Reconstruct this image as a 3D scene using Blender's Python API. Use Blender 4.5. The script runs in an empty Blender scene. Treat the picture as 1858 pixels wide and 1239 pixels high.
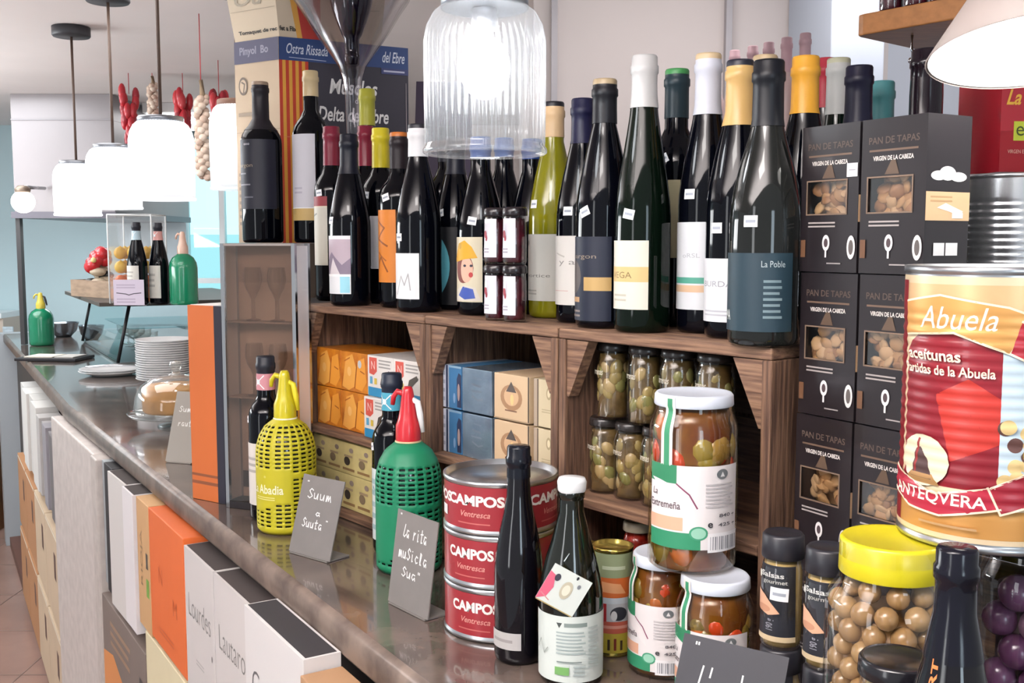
import bpy, bmesh, math, random
from mathutils import Vector, Matrix
random.seed(7)
PI = math.pi
S = bpy.context.scene
COL = S.collection

# ---------------------------------------------------------------- camera, world, light, exposure
F = 1900.0; PITCH = math.radians(5.41); CAMH = 1.57
cam_d = bpy.data.cameras.new('camera'); cam = bpy.data.objects.new('camera', cam_d); COL.objects.link(cam)
cam_d.sensor_width = 36; cam_d.lens = F / 1858 * 36; cam_d.clip_start = .02
cam.location = (0, 0, CAMH); cam.rotation_euler = (PI/2 - PITCH, 0, 0)
S.camera = cam
S.view_settings.view_transform = 'Standard'; S.view_settings.look = 'None'
S.view_settings.exposure = 0.0; S.view_settings.gamma = 1; S.view_settings.use_curve_mapping = False
W = bpy.data.worlds.new('world'); S.world = W; W.use_nodes = True
W.node_tree.nodes['Background'].inputs[0].default_value = (.93, .96, 1, 1)
W.node_tree.nodes['Background'].inputs[1].default_value = .56

def area(name, loc, rot, sx, sy, power, col=(1, 1, 1)):
    l = bpy.data.lights.new(name, 'AREA'); l.shape = 'RECTANGLE'; l.size = sx; l.size_y = sy
    l.energy = power; l.color = col
    o = bpy.data.objects.new(name, l); COL.objects.link(o); o.location = loc; o.rotation_euler = rot
    return o
# shop window and door light from behind the viewer, then added fill lights
area('shop_window_light', (.9, -2.6, 1.75), (PI/2, 0, 0), .6, 1.2, 20, (.72, .88, 1))
area('shop_door_light', (-2.6, -1.2, 1.6), (PI/2, 0, -PI/3.4), .5, 1.8, 17, (.95, .98, 1))
area('ceiling_fill', (-.3, .3, 2.24), (0, 0, 0), .4, .25, 6, (1, .97, .93))  # unseen area light added as overhead fill
area('bar_fill', (-1.3, 2.6, 2.24), (0, 0, 0), .9, .9, 10, (1, .98, .96))  # added fill over the bar, stands for no fixture
area('kitchen_fill', (-2.9, 4.3, 2.24), (0, 0, 0), 1.6, 1.0, 30, (.9, .97, 1))  # added to lift the dim far walls, stands for no fixture
area('under_hood_fill', (-2.15, 5.5, 1.66), (0, 0, 0), .5, .5, 5, (.95, .98, 1))  # added under the hood to brighten the backsplash
area('ceiling_uplight_fill', (-.9, .0, 1.95), (PI, 0, 0), 2.0, .9, 130, (1, .98, .97)).data.spread = 2.2  # unseen upward light added to brighten the ceiling, in place of bounce
area('bar_uplight_fill', (-3.1, 3.2, 1.7), (PI, .45, 0), .8, 1.6, 60, (.97, .99, 1))  # second unseen uplight, added for the far ceiling
area('wall_wash_fill', (.6, 2.35, 2.2), (.75, 0, 0), 1.2, .25, 5, (1, .95, .95))  # unseen wall washer added to brighten the wall behind the bottles

# ---------------------------------------------------------------- geometry of the view
def ray(u, v):
    a = (u-929)/F; b = (619.5-v)/F
    return Vector((a, math.cos(PITCH)+b*math.sin(PITCH), -math.sin(PITCH)+b*math.cos(PITCH)))
def at_y(u, v, Y):
    r = ray(u, v); return r*(Y/r.y)+Vector((0, 0, CAMH))
def at_z(u, v, z):
    r = ray(u, v); return r*((z-CAMH)/r.z)+Vector((0, 0, CAMH))
ZC = 1.09           # counter top
ZT = 1.46           # top of the crates
ZF = -.05           # floor
P0 = Vector((-.384, 1.9)); P1 = Vector((.285, 1.08))
E2 = (P1-P0).normalized(); N2 = Vector((-E2.y, E2.x))
ROT = math.atan2(E2.y, E2.x)
def sol(r, o, d):
    # plan ray r*t meets o + d*s
    s = -(o.x*r.y-o.y*r.x)/(d.x*r.y-d.y*r.x)
    p = o+d*s
    return s, p.y/r.y
def onrow(u, v, d):
    """s along the crate fronts and height z of the point seen at u, v, d behind the fronts"""
    r = ray(u, v); s, t = sol(Vector((r.x, r.y)), P0+N2*d, E2)
    return s, CAMH+t*r.z
def rowp(s, d, z=0):
    p = P0+E2*s+N2*d; return Vector((p.x, p.y, z))

# ---------------------------------------------------------------- materials
def lin(c):
    if isinstance(c, str):
        c = [int(c[i:i+2], 16)/255 for i in (0, 2, 4)]
    return tuple((x/12.92 if x <= .04045 else ((x+.055)/1.055)**2.4) for x in c)+(1,)
_m = {}
def mat(col, rough=.5, metal=0, spec=.5, emit=0, noise=0, scale=20, stretch=(1, 1, 1), col2=None, bump=0, coat=0):
    key = (col, rough, metal, spec, emit, noise, scale, stretch, col2, bump, coat)
    if key in _m: return _m[key]
    m = bpy.data.materials.new('surface_'+str(col)); m.use_nodes = True; nt = m.node_tree
    b = nt.nodes['Principled BSDF']
    b.inputs['Base Color'].default_value = lin(col); b.inputs['Roughness'].default_value = rough
    b.inputs['Metallic'].default_value = metal; b.inputs['Specular IOR Level'].default_value = spec
    if coat: b.inputs['Coat Weight'].default_value = coat; b.inputs['Coat Roughness'].default_value = .04
    if emit:
        b.inputs['Emission Color'].default_value = lin(col); b.inputs['Emission Strength'].default_value = emit
    if noise or col2 or bump:
        tc = nt.nodes.new('ShaderNodeTexCoord'); mp = nt.nodes.new('ShaderNodeMapping'); no = nt.nodes.new('ShaderNodeTexNoise')
        mp.inputs['Scale'].default_value = stretch; no.inputs['Scale'].default_value = scale; no.inputs['Detail'].default_value = 5
        nt.links.new(tc.outputs['Object'], mp.inputs[0]); nt.links.new(mp.outputs[0], no.inputs[0])
        rp = nt.nodes.new('ShaderNodeValToRGB'); c1 = lin(col)
        c2 = lin(col2) if col2 else tuple(min(1, x*(1-noise)) for x in c1[:3])+(1,)
        rp.color_ramp.elements[0].position = .36; rp.color_ramp.elements[1].position = .64
        rp.color_ramp.elements[0].color = c2; rp.color_ramp.elements[1].color = c1
        nt.links.new(no.outputs[0], rp.inputs[0])
        if noise or col2: nt.links.new(rp.outputs[0], b.inputs['Base Color'])
        if bump:
            bp = nt.nodes.new('ShaderNodeBump'); bp.inputs['Strength'].default_value = bump; bp.inputs['Distance'].default_value = .003
            nt.links.new(no.outputs[0], bp.inputs['Height']); nt.links.new(bp.outputs[0], b.inputs['Normal'])
    _m[key] = m; return m
def thin_glass(tint='ffffff', refl=.55, opacity=0.0, rough=.02):
    key = ('glass', tint, refl, opacity, rough)
    if key in _m: return _m[key]
    m = bpy.data.materials.new('clear_glass'); m.use_nodes = True; nt = m.node_tree; nt.nodes.clear()
    out = nt.nodes.new('ShaderNodeOutputMaterial'); tr = nt.nodes.new('ShaderNodeBsdfTransparent'); gl = nt.nodes.new('ShaderNodeBsdfGlossy')
    lw = nt.nodes.new('ShaderNodeLayerWeight'); lw.inputs[0].default_value = .28
    mu = nt.nodes.new('ShaderNodeMath'); mu.operation = 'MULTIPLY_ADD'; mu.inputs[1].default_value = refl; mu.inputs[2].default_value = .03
    mx = nt.nodes.new('ShaderNodeMixShader'); tr.inputs[0].default_value = lin(tint); gl.inputs['Roughness'].default_value = rough
    nt.links.new(lw.outputs['Facing'], mu.inputs[0]); nt.links.new(mu.outputs[0], mx.inputs[0])
    nt.links.new(tr.outputs[0], mx.inputs[1]); nt.links.new(gl.outputs[0], mx.inputs[2])
    last = mx.outputs[0]
    if opacity:
        df = nt.nodes.new('ShaderNodeBsdfTranslucent'); d2 = nt.nodes.new('ShaderNodeBsdfDiffuse'); a = nt.nodes.new('ShaderNodeMixShader'); m2 = nt.nodes.new('ShaderNodeMixShader')
        df.inputs[0].default_value = (.95, .97, 1, 1); d2.inputs[0].default_value = (.95, .97, 1, 1)
        nt.links.new(df.outputs[0], a.inputs[1]); nt.links.new(d2.outputs[0], a.inputs[2]); a.inputs[0].default_value = .3
        m2.inputs[0].default_value = opacity
        nt.links.new(last, m2.inputs[1]); nt.links.new(a.outputs[0], m2.inputs[2]); last = m2.outputs[0]
    nt.links.new(last, out.inputs[0]); _m[key] = m; return m
def glow(col, strength):
    key = ('glow', col, strength)
    if key in _m: return _m[key]
    m = bpy.data.materials.new('lit_surface'); m.use_nodes = True; nt = m.node_tree; nt.nodes.clear()
    out = nt.nodes.new('ShaderNodeOutputMaterial'); e = nt.nodes.new('ShaderNodeEmission'); e.inputs[0].default_value = lin(col); e.inputs[1].default_value = strength
    nt.links.new(e.outputs[0], out.inputs[0]); _m[key] = m; return m
def paper(c): return mat(c, .55)
def gloss(c, r=.25): return mat(c, r, coat=.3)
WOOD = mat('7a5a46', .7, noise=.5, scale=9, stretch=(2, 14, 30), bump=.5, col2='46302a')
WOOD2 = mat('8f6e56', .7, scale=8, stretch=(1.5, 10, 30), bump=.5, col2='5f4436')
WOODV = mat('80604a', .7, scale=8, stretch=(25, 25, 1.5), bump=.6, col2='4d352a')
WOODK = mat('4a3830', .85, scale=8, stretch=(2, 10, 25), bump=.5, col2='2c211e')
BOTTLE = mat('05060d', .05, spec=.25); BOTTLEG = mat('061009', .05, spec=.25); BOTTLEB = mat('0c0a10', .06, spec=.5)
CHROME = mat('c8cacd', .18, 1); STEEL = mat('b9bcc0', .3, 1); TINM = mat('c9ccd0', .3, 1)
GLASS = thin_glass()

# ---------------------------------------------------------------- mesh building
class MB:
    def __init__(s): s.v = []; s.f = []; s.m = []; s.sm = []; s.mats = []
    def mi(s, m):
        if m not in s.mats: s.mats.append(m)
        return s.mats.index(m)
    def add(s, vs, fs, m, smooth=False):
        o = len(s.v); s.v += [tuple(p) for p in vs]; k = s.mi(m)
        for f in fs: s.f.append([i+o for i in f]); s.m.append(k); s.sm.append(smooth)
    def prism(s, pts, z0, z1, m, pts2=None):
        n = len(pts); q = pts2 or pts
        vs = [(p[0], p[1], z0) for p in pts]+[(p[0], p[1], z1) for p in q]
        fs = [[i, (i+1) % n, n+(i+1) % n, n+i] for i in range(n)]+[list(range(n))[::-1], list(range(n, 2*n))]
        s.add(vs, fs, m)
    def box(s, x0, x1, y0, y1, z0, z1, m, M=None):
        vs = [(x, y, z) for z in (z0, z1) for (x, y) in ((x0, y0), (x1, y0), (x1, y1), (x0, y1))]
        if M: vs = [M @ Vector(p) for p in vs]
        s.add(vs, [[0, 3, 2, 1], [4, 5, 6, 7], [0, 1, 5, 4], [1, 2, 6, 5], [2, 3, 7, 6], [3, 0, 4, 7]], m)
    def lathe(s, prof, m, seg=40, flute=0, nf=0, c=(0, 0), M=None):
        # prof: (r, z) or (r, z, material); material of a band belongs to its lower row
        o = len(s.v); n = len(prof)
        for r, z in [(p[0], p[1]) for p in prof]:
            for k in range(seg):
                a = 2*PI*k/seg; rr = r*(1+flute*math.cos(nf*a)) if flute else r
                p = Vector((c[0]+rr*math.cos(a), c[1]+rr*math.sin(a), z))
                if M: p = M @ p
                s.v.append(tuple(p))
        for i in range(n-1):
            mm = s.mi(prof[i][2] if len(prof[i]) > 2 else m)
            for k in range(seg):
                k2 = (k+1) % seg
                s.f.append([o+i*seg+k, o+i*seg+k2, o+(i+1)*seg+k2, o+(i+1)*seg+k]); s.m.append(mm); s.sm.append(True)
        for i, rev in ((0, True), (n-1, False)):
            if prof[i][0] > 1e-5:
                if prof[i][0] < .0 : continue
    def disc(s, r, z, m, seg=40, up=True, c=(0, 0)):
        vs = [(c[0]+r*math.cos(2*PI*k/seg), c[1]+r*math.sin(2*PI*k/seg), z) for k in range(seg)]
        s.add(vs, [list(range(seg)) if up else list(range(seg))[::-1]], m)
    def ball(s, c, r, m, sx=1, sy=1, sz=1, seg=12, M=None):
        R = seg//2+1; vs = []; fs = []
        for i in range(R+1):
            t = PI*i/R
            for k in range(seg):
                a = 2*PI*k/seg
                p = Vector((r*sx*math.sin(t)*math.cos(a), r*sy*math.sin(t)*math.sin(a), r*sz*math.cos(t)))
                if M: p = M @ p
                vs.append(p+Vector(c))
        for i in range(R):
            for k in range(seg):
                fs.append([i*seg+k, (i+1)*seg+k, (i+1)*seg+(k+1) % seg, i*seg+(k+1) % seg])
        s.add(vs, fs, m, True)
    def tube(s, path, r, m, seg=8, cap=True):
        P = [Vector(p) for p in path]; n = len(P); vs = []; fs = []
        rr = r if isinstance(r, (list, tuple)) else [r]*n
        for i, p in enumerate(P):
            t = (P[min(i+1, n-1)]-P[max(i-1, 0)]).normalized()
            a = t.cross(Vector((0, 0, 1)));
            if a.length < .05: a = t.cross(Vector((0, 1, 0)))
            a.normalize(); b = t.cross(a)
            for k in range(seg):
                q = 2*PI*k/seg; vs.append(p+(a*math.cos(q)+b*math.sin(q))*rr[i])
        for i in range(n-1):
            for k in range(seg):
                fs.append([i*seg+k, i*seg+(k+1) % seg, (i+1)*seg+(k+1) % seg, (i+1)*seg+k])
        if cap: fs += [list(range(seg)), list(range((n-1)*seg, n*seg))[::-1]]
        s.add(vs, fs, m, True)
    def build(s, name, parent=None, loc=(0, 0, 0), rz=0, bevel=0):
        me = bpy.data.meshes.new(name); me.from_pydata(s.v, [], s.f)
        for m in s.mats: me.materials.append(m)
        for p, k, q in zip(me.polygons, s.m, s.sm): p.material_index = k; p.use_smooth = q
        me.validate(); me.update()
        bm = bmesh.new(); bm.from_mesh(me)
        bmesh.ops.remove_doubles(bm, verts=bm.verts, dist=1e-6)
        bmesh.ops.recalc_face_normals(bm, faces=bm.faces)
        bm.to_mesh(me); bm.free()
        o = bpy.data.objects.new(name, me); COL.objects.link(o); o.location = loc; o.rotation_euler = (0, 0, rz)
        if parent: o.parent = parent
        if bevel:
            b = o.modifiers.new('edge', 'BEVEL'); b.width = bevel; b.segments = 2; b.limit_method = 'ANGLE'; b.angle_limit = .6
        return o
def tag(o, label, cat=None, group=None, kind=None):
    if label: o['label'] = label
    if cat: o['category'] = cat
    if group: o['group'] = group
    if kind: o['kind'] = kind
    return o
def thing(name, label, cat, loc=(0, 0, 0), rz=0, group=None):
    o = bpy.data.objects.new(name, None); COL.objects.link(o); o.location = loc; o.rotation_euler = (0, 0, rz); o.empty_display_size = .02
    return tag(o, label, cat, group)
def struct(mb, name, **k):
    o = mb.build(name, **k); o['kind'] = 'structure'; return o

# ---------------------------------------------------------------- lettering and flat marks on any surface
_tx = {}
def text_mesh(s, fat=0.0, shear=0.0):
    k = (s, fat, shear)
    if k in _tx: return _tx[k]
    c = bpy.data.curves.new('t', 'FONT'); c.body = s; c.offset = fat; c.shear = shear; c.resolution_u = 3
    o = bpy.data.objects.new('t', c); COL.objects.link(o)
    dg = bpy.context.evaluated_depsgraph_get(); dg.update()
    me = bpy.data.meshes.new_from_object(o.evaluated_get(dg))
    vs = [(v.co.x, v.co.y) for v in me.vertices]; fs = [list(p.vertices) for p in me.polygons]
    bpy.data.objects.remove(o); bpy.data.curves.remove(c); bpy.data.meshes.remove(me)
    if vs:
        x0 = min(v[0] for v in vs); x1 = max(v[0] for v in vs); y0 = min(v[1] for v in vs); y1 = max(v[1] for v in vs)
    else: x0 = x1 = y0 = y1 = 0
    _tx[k] = (vs, fs, x0, x1, y0, y1); return _tx[k]
class Canvas:
    """2D marks (metres: a across, b up) laid on a surface through fn(a, b, off)"""
    def __init__(s, mb, fn, sa=0, sb=0, flip=False): s.mb = mb; s.fn = fn; s.sa = sa; s.sb = sb; s.off = .0002; s.flip = flip
    def lay(s, vs, fs, m):
        s.off += .00006
        bm = bmesh.new(); V = [bm.verts.new((x, y, 0)) for x, y in vs]
        for f in fs:
            try: bm.faces.new([V[i] for i in f])
            except ValueError: pass
        if s.sa or s.sb:
            xs = [v[0] for v in vs]; ys = [v[1] for v in vs]
            if s.sa:
                k = math.ceil(min(xs)/s.sa)
                while k*s.sa < max(xs):
                    bmesh.ops.bisect_plane(bm, geom=bm.verts[:]+bm.edges[:]+bm.faces[:], plane_co=(k*s.sa, 0, 0), plane_no=(1, 0, 0)); k += 1
            if s.sb:
                k = math.ceil(min(ys)/s.sb)
                while k*s.sb < max(ys):
                    bmesh.ops.bisect_plane(bm, geom=bm.verts[:]+bm.edges[:]+bm.faces[:], plane_co=(0, k*s.sb, 0), plane_no=(0, 1, 0)); k += 1
        bm.verts.index_update()
        out = [s.fn(v.co.x, v.co.y, s.off) for v in bm.verts]
        s.mb.add(out, [[v.index for v in f.verts] for f in bm.faces], m, bool(s.sa)); bm.free()
    def rect(s, x0, y0, x1, y1, m): s.lay([(x0, y0), (x1, y0), (x1, y1), (x0, y1)], [[0, 1, 2, 3]], m)
    def poly(s, pts, m): s.lay(pts, [list(range(len(pts)))], m)
    def ell(s, cx, cy, rx, ry, m, n=20, a0=0, a1=2*PI):
        s.poly([(cx+rx*math.cos(a0+(a1-a0)*k/(n if a1-a0 > 6 else n-1)), cy+ry*math.sin(a0+(a1-a0)*k/(n if a1-a0 > 6 else n-1))) for k in range(n)], m)
    def line(s, pts, w, m):
        for (x0, y0), (x1, y1) in zip(pts, pts[1:]):
            d = Vector((x1-x0, y1-y0));
            if d.length < 1e-6: continue
            d.normalize(); n = Vector((-d.y, d.x))*w/2; e = d*w*.3
            s.off -= .00005
            s.lay([(x0-n.x-e.x, y0-n.y-e.y), (x1-n.x+e.x, y1-n.y+e.y), (x1+n.x+e.x, y1+n.y+e.y), (x0+n.x-e.x, y0+n.y-e.y)], [[0, 1, 2, 3]], m)
    def text(s, t, cx, cy, h, m, w=None, fat=0, shear=0, rot=0):
        vs, fs, x0, x1, y0, y1 = text_mesh(t, fat, shear)
        if not vs: return
        k = h/(y1-y0); kx = (w/(x1-x0)) if w else k
        c, sn = math.cos(rot), math.sin(rot); o = []
        for x, y in vs:
            X = (x-(x0+x1)/2)*kx; Y = (y-(y0+y1)/2)*k
            o.append((cx+X*c-Y*sn, cy+X*sn+Y*c))
        s.lay(o, fs, m)
class Norm:
    """canvas in label units: x -1..1 across, y 0..1 up; ops are tuples so designs stay short"""
    def __init__(s, cv, x0, x1, y0, y1): s.cv = cv; s.x0 = x0; s.x1 = x1; s.y0 = y0; s.y1 = y1
    def X(s, x): return s.x0+(s.x1-s.x0)*(x+1)/2
    def Y(s, y): return s.y0+(s.y1-s.y0)*y
    def draw(s, ops):
        w = abs(s.x1-s.x0)/2; h = s.y1-s.y0
        for op in ops:
            k = op[0]
            if k == 'r': s.cv.rect(s.X(op[1]), s.Y(op[2]), s.X(op[3]), s.Y(op[4]), P(op[5]))
            elif k == 'e': s.cv.ell(s.X(op[1]), s.Y(op[2]), op[3]*w, op[4]*h, P(op[5]))
            elif k == 'a': s.cv.ell(s.X(op[1]), s.Y(op[2]), op[3]*w, op[4]*h, P(op[5]), a0=op[6], a1=op[7])
            elif k == 'p': s.cv.poly([(s.X(x), s.Y(y)) for x, y in op[1]], P(op[2]))
            elif k == 'l': s.cv.line([(s.X(x), s.Y(y)) for x, y in op[1]], op[2]*w, P(op[3]))
            elif k == 't':   # text, x, y, height, colour, width, fat, shear
                wd = op[6]*w if len(op) > 6 and op[6] else None
                s.cv.text(op[1], s.X(op[2]), s.Y(op[3]), op[4]*h, P(op[5]), wd, op[7] if len(op) > 7 else 0, op[8] if len(op) > 8 else 0, op[9] if len(op) > 9 else 0)
            elif k == 'g':   # small print: rows of short bars
                x0, y0, x1, y1, n, c = op[1:7]; rg = random.Random(n)
                for i in range(n):
                    y = y1-(y1-y0)*(i+.5)/n; q = (y1-y0)/n*.22; xe = x1-(x1-x0)*rg.random()*.25; s.cv.rect(s.X(x0), s.Y(y-q), s.X(xe), s.Y(y+q), P(c))
def P(c): return c if not isinstance(c, str) else mat(c, .5)
def cyl_fn(rad, rot=0):
    """rad: number or function of height"""
    def fn(a, b, off):
        R = rad(b) if callable(rad) else rad; R0 = rad if not callable(rad) else rad(None)
        q = a/R0+rot
        return ((R+off)*math.sin(q), -(R+off)*math.cos(q), b)
    return fn
# ---------------------------------------------------------------- setting
ROOM_GREY = mat('c9c1bf', .75, noise=.05, scale=2); TEAL = mat('bfd6dc', .6, noise=.05, scale=1.5)
m = MB(); m.box(-4.2, 2.6, -.4, 6.5, ZF-.05, ZF, mat('9a7d72', .25, noise=.18, scale=3))
for k in range(14): m.box(-4.2, 2.6, .2+k*.45, .206+k*.45, ZF, ZF+.0012, mat('7d665e', .6))
for k in range(10): m.box(-4.1+k*.45, -4.094+k*.45, -.4, 6.5, ZF, ZF+.0012, mat('7d665e', .6))
struct(m, 'floor')
m = MB(); m.box(-4.2, 2.6, -.2, 6.5, 2.25, 2.33, mat('e6dedc', .8, noise=.05, scale=2)); struct(m, 'ceiling')
PALE = mat('ddd3cf', .75, noise=.04, scale=2)
m = MB(); m.box(-4.2, -1.93, 6.2, 6.3, ZF, 2.25, TEAL)
m.box(-1.93, -1.47, 6.2, 6.3, ZF, .9, TEAL); m.box(-1.93, -1.47, 6.2, 6.3, 2.18, 2.25, TEAL); m.box(-1.47, 1, 6.2, 6.3, ZF, 2.25, PALE); struct(m, 'wall_back')
m = MB(); m.box(-4.2, -4.1, 3.0, 6.2, ZF, 2.25, TEAL); struct(m, 'wall_left')
PALE = mat('ddd3cf', .75, noise=.04, scale=2)
m = MB(); m.box(.06, 1.02, 2.9, 3.0, ZF, 2.25, PALE); m.box(1.02, 2.6, 2.9, 3.0, ZF, 2.25, mat('cfd3dc', .7))
struct(m, 'wall_right')
m = MB(); m.box(.04, .08, 3.0, 6.2, ZF, 2.25, PALE); struct(m, 'wall_passage')
for i, u in enumerate((1006, 1322)):
    p = at_y(u, 40, 2.88); m = MB(); m.box(p.x-.008, p.x+.008, 2.87, 2.9, ZF, 2.25, mat('a9a5a8', .5, .3)); struct(m, 'trim_%d' % (i+1))
m = MB(); a = at_y(1508, 60, 2.5); b = at_y(1606, 60, 2.5)
m.box(a.x, b.x, 2.5, 2.89, ZF, 2.25, mat('b9c1cd', .7)); struct(m, 'trim_3', bevel=.004)
# window in the back wall: bright daylight behind tinted panes
m = MB()
for x in (-1.93, -1.715, -1.50): m.box(x, x+.03, 6.17, 6.22, .9, 2.18, mat('eef2f4', .4))
for z in (.9, 1.33, 2.15): m.box(-1.93, -1.47, 6.17, 6.22, z, z+.03, mat('eef2f4', .4))
wf = struct(m, 'window_1')
m = MB(); m.box(-1.91, -1.49, 6.19, 6.195, .93, 2.16, thin_glass('e2f8fb', .3)); m.build('pane', wf)
m = MB(); m.box(-2.6, -.6, 6.9, 6.92, .2, 1.62, glow('d2f4f7', 1.2)); m.box(-2.6, -.6, 6.9, 6.92, 1.62, 2.6, glow('f4feff', 1.6))
tag(m.build('daylight_backdrop'), None, None, None, 'structure')
# kitchen ledge along the back wall
m = MB(); m.box(-3.6, -2.9, 5.95, 6.19, ZF+.001, 1.14, mat('c7b9ac', .5)); m.box(-3.6, -2.9, 5.93, 6.19, 1.14, 1.17, mat('dfe6e8', .3))
tag(m.build('back_worktop'), 'beige worktop against the teal wall at the far left', 'worktop')

# ---------------------------------------------------------------- the bar counter
CB = at_z(700, 1193, ZC); CA = at_z(118, 735, ZC)
DC = Vector((CA.x-CB.x, CA.y-CB.y)).normalized(); NC = Vector((-DC.y, DC.x))     # along, outward (to the public side)
if NC.x > 0: NC = -NC
C0 = Vector((CB.x, CB.y))
SBD = (CA.xy-C0).length                                   # past this point the counter bends slightly inward
D2C = Vector((-.56, 1)).normalized(); N2C = Vector((-D2C.y, D2C.x))
def seg(s): return (C0, DC, NC, 0) if s <= SBD else (CA.xy, D2C, N2C, SBD)
def cpt(s, o):
    b_, d_, n_, s0_ = seg(s)
    if abs(s-SBD) < 1e-6: n_ = (NC+N2C).normalized()
    p = b_+d_*(s-s0_)+n_*o; return (p.x, p.y)
def onfront(u, v, o):
    r = ray(u, v); s, t = sol(Vector((r.x, r.y)), C0+NC*o, DC)
    if s > SBD: s, t = sol(Vector((r.x, r.y)), CA.xy+N2C*o, D2C); s += SBD
    return s, CAMH+t*r.z
STONE = mat('6b5d55', .14, noise=.5, scale=14, col2='4a413d', coat=.5)
cn = thing('bar_counter', 'long bar counter with polished brown stone top running into the distance', 'counter', (0, 0, ZF))
m = MB(); edge = []
sN, sF = -1.3, 5.0
T = .048
# rounded front nosing
prof = [(-.9, ZC-T), (-.9, ZC-.0006), (-.012, ZC-.0006), (-.004, ZC-.0035), (0, ZC-.01), (0, ZC-T+.008), (-.006, ZC-T)]
vs = []
for s_ in (sN, SBD, sF):
    for o_, z_ in prof: p = cpt(s_, o_); vs.append((p[0], p[1], z_-ZF))
n = len(prof)
NOSE = mat('7d6e64', .3, noise=.4, scale=18, col2='574b45')
for b_ in (0, 1): m.add(vs[b_*n:(b_+2)*n], [[i, (i+1) % n, n+(i+1) % n, n+i] for i in (0, 1, 6)], STONE); m.add(vs[b_*n:(b_+2)*n], [[i, (i+1) % n, n+(i+1) % n, n+i] for i in (2, 3, 4, 5)], NOSE, True)
m.add(vs, [list(range(n)), list(range(2*n, 3*n))], STONE)
m.build('stone_top', cn)
m = MB(); m.prism([cpt(sN, -.06), cpt(SBD, -.06), cpt(sF, -.06), cpt(sF, -.86), cpt(SBD, -.86), cpt(sN, -.86)], .001, ZC-T-ZF-.0005, mat('4c4440', .6)); m.build('body', cn)
s_k = onfront(92, 745, .022)[0]+.03; m = MB(); m.prism([cpt(s_k, .012), cpt(sF, .012), cpt(sF, -.055), cpt(s_k, -.055)], .001, .05, mat('6b4a40', .6)); m.build('kick_board', cn)
m = MB(); m.prism([cpt(sF+.01, .03), cpt(sF+.12, .03), cpt(sF+.12, -.9), cpt(sF+.01, -.9)], .001, ZC-ZF, mat('a7adb2', .4)); m.build('end_panel', cn)

# ---------------------------------------------------------------- boxes stacked against the counter front
def fbox(name, label, cat, u0, v0, u1, ztop, zbot, m_, o=.06, depth=.0, ops=None, s=None, group=None, bev=.0015, topm=None, tilt=0):
    """carton in front of the counter; u0 left edge, u1 right edge in the picture row"""
    if s: s1, s0 = s
    else: s1 = onfront(u0, v0, o)[0]; s0 = onfront(u1, v0, o)[0]
    w = s1-s0; D_ = seg((s0+s1)/2)[1]; c = Vector(cpt((s0+s1)/2, o))
    dp = depth or o+.052
    mb = MB(); mb.box(-w/2, w/2, 0, dp, 0, ztop-zbot, m_)
    if topm: mb.box(-w/2+.004, w/2-.004, .004, dp-.004, ztop-zbot, ztop-zbot+.0006, topm)  # flat dark sheet painted as the shaded inside of an open carton
    if ops:
        cv = Canvas(mb, lambda a, b, off: (a, -off, b)); Norm(cv, -w/2, w/2, 0, ztop-zbot).draw(ops)
    # local -y faces outward; local +x runs toward the viewer
    rz = math.atan2(-D_.y, -D_.x)
    ob = mb.build(name, None, (c.x, c.y, zbot), rz+tilt, bevel=bev)
    return tag(ob, label, cat, group)
WH = mat('c6c1bf', .6); CARD = mat('a98361', .75, noise=.12, scale=6); SHADED_TOP = mat('3f3634', .8)  # the dark top colour stands for shade inside the open cartons
ZB = 1.035
O = .026
zf = lambda u, v, o=O: min(onfront(u, v, o)[1], ZC-T-.004)
sg = lambda u, v, o=O: onfront(u, v, o)[0]
sa, sb, sm_, so, st = sg(333, 988), sg(387, 1035), sg(443, 1085), sg(268, 900), sg(246, 890)
zW = zf(333, 988); print('zs', [onfront(*q)[1] for q in ((333,988,O),(387,1035,O),(268,900,O),(246,890,O),(222,873,.036),(195,845,O),(180,830,.02),(170,805,.02),(92,745,.024),(65,722,.02),(28,660,.02),(443,1095,.056),(545,1178,.062))])
for (s1, s0, nm, t) in ((sa-.002, sb+.003, 'white wine carton with thin lettering next to the orange carton', 'Lourdes'), (sb-.001, sm_-.02, 'white wine carton with tall serif lettering between two white cartons', 'Lautaro')):
    fbox('wine_carton', nm, 'box', 0, 0, 0, zW, .715, WH, o=O, s=(s1, s0), topm=SHADED_TOP, group='white wine cartons under the counter edge',
         ops=[('t', t, 0, .68, .13, '7a7876', 1.5, -.012), ('e', .8, .5, .03, .018, '555352'), ('g', -.3, .36, .4, .4, 2, 'a9a6a4'), ('e', .7, .12, .05, .02, '9c9997')])
s1 = sg(443, 1095, .052); s0 = sg(550, 1165, .052)
fbox('wine_carton', 'white wine carton standing proud of the others, large serif lettering, nearest white one', 'box', 0, 0, 0, 1.053, .73, mat('cfcccb', .6), o=.052, depth=.05, s=(s1, s0), topm=mat('2d2a2e', .7), group='white wine cartons under the counter edge',
     ops=[('t', 'Comenge', .1, .66, .17, '605e60', 1.7, -.012), ('g', -.4, .36, .5, .42, 2, '9c9a98')])
fbox('cardboard_box', 'plain brown cardboard box right of the nearest white carton', 'box', 0, 0, 0, 1.036, .72, CARD, o=.058, depth=.056, s=(s0-.003, s0-.42))
fbox('orange_carton', 'bright orange carton under the counter edge', 'box', 0, 0, 0, zf(268, 900), .772, mat('d9682c', .6, noise=.06, scale=5), o=O, s=(so, sa+.004),
     ops=[('t', 'N', -.35, .55, .12, 'c0521c'), ('t', 'M', .45, .42, .12, 'c0521c'), ('g', -.5, .1, .6, .16, 2, 'c5571f')])
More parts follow.
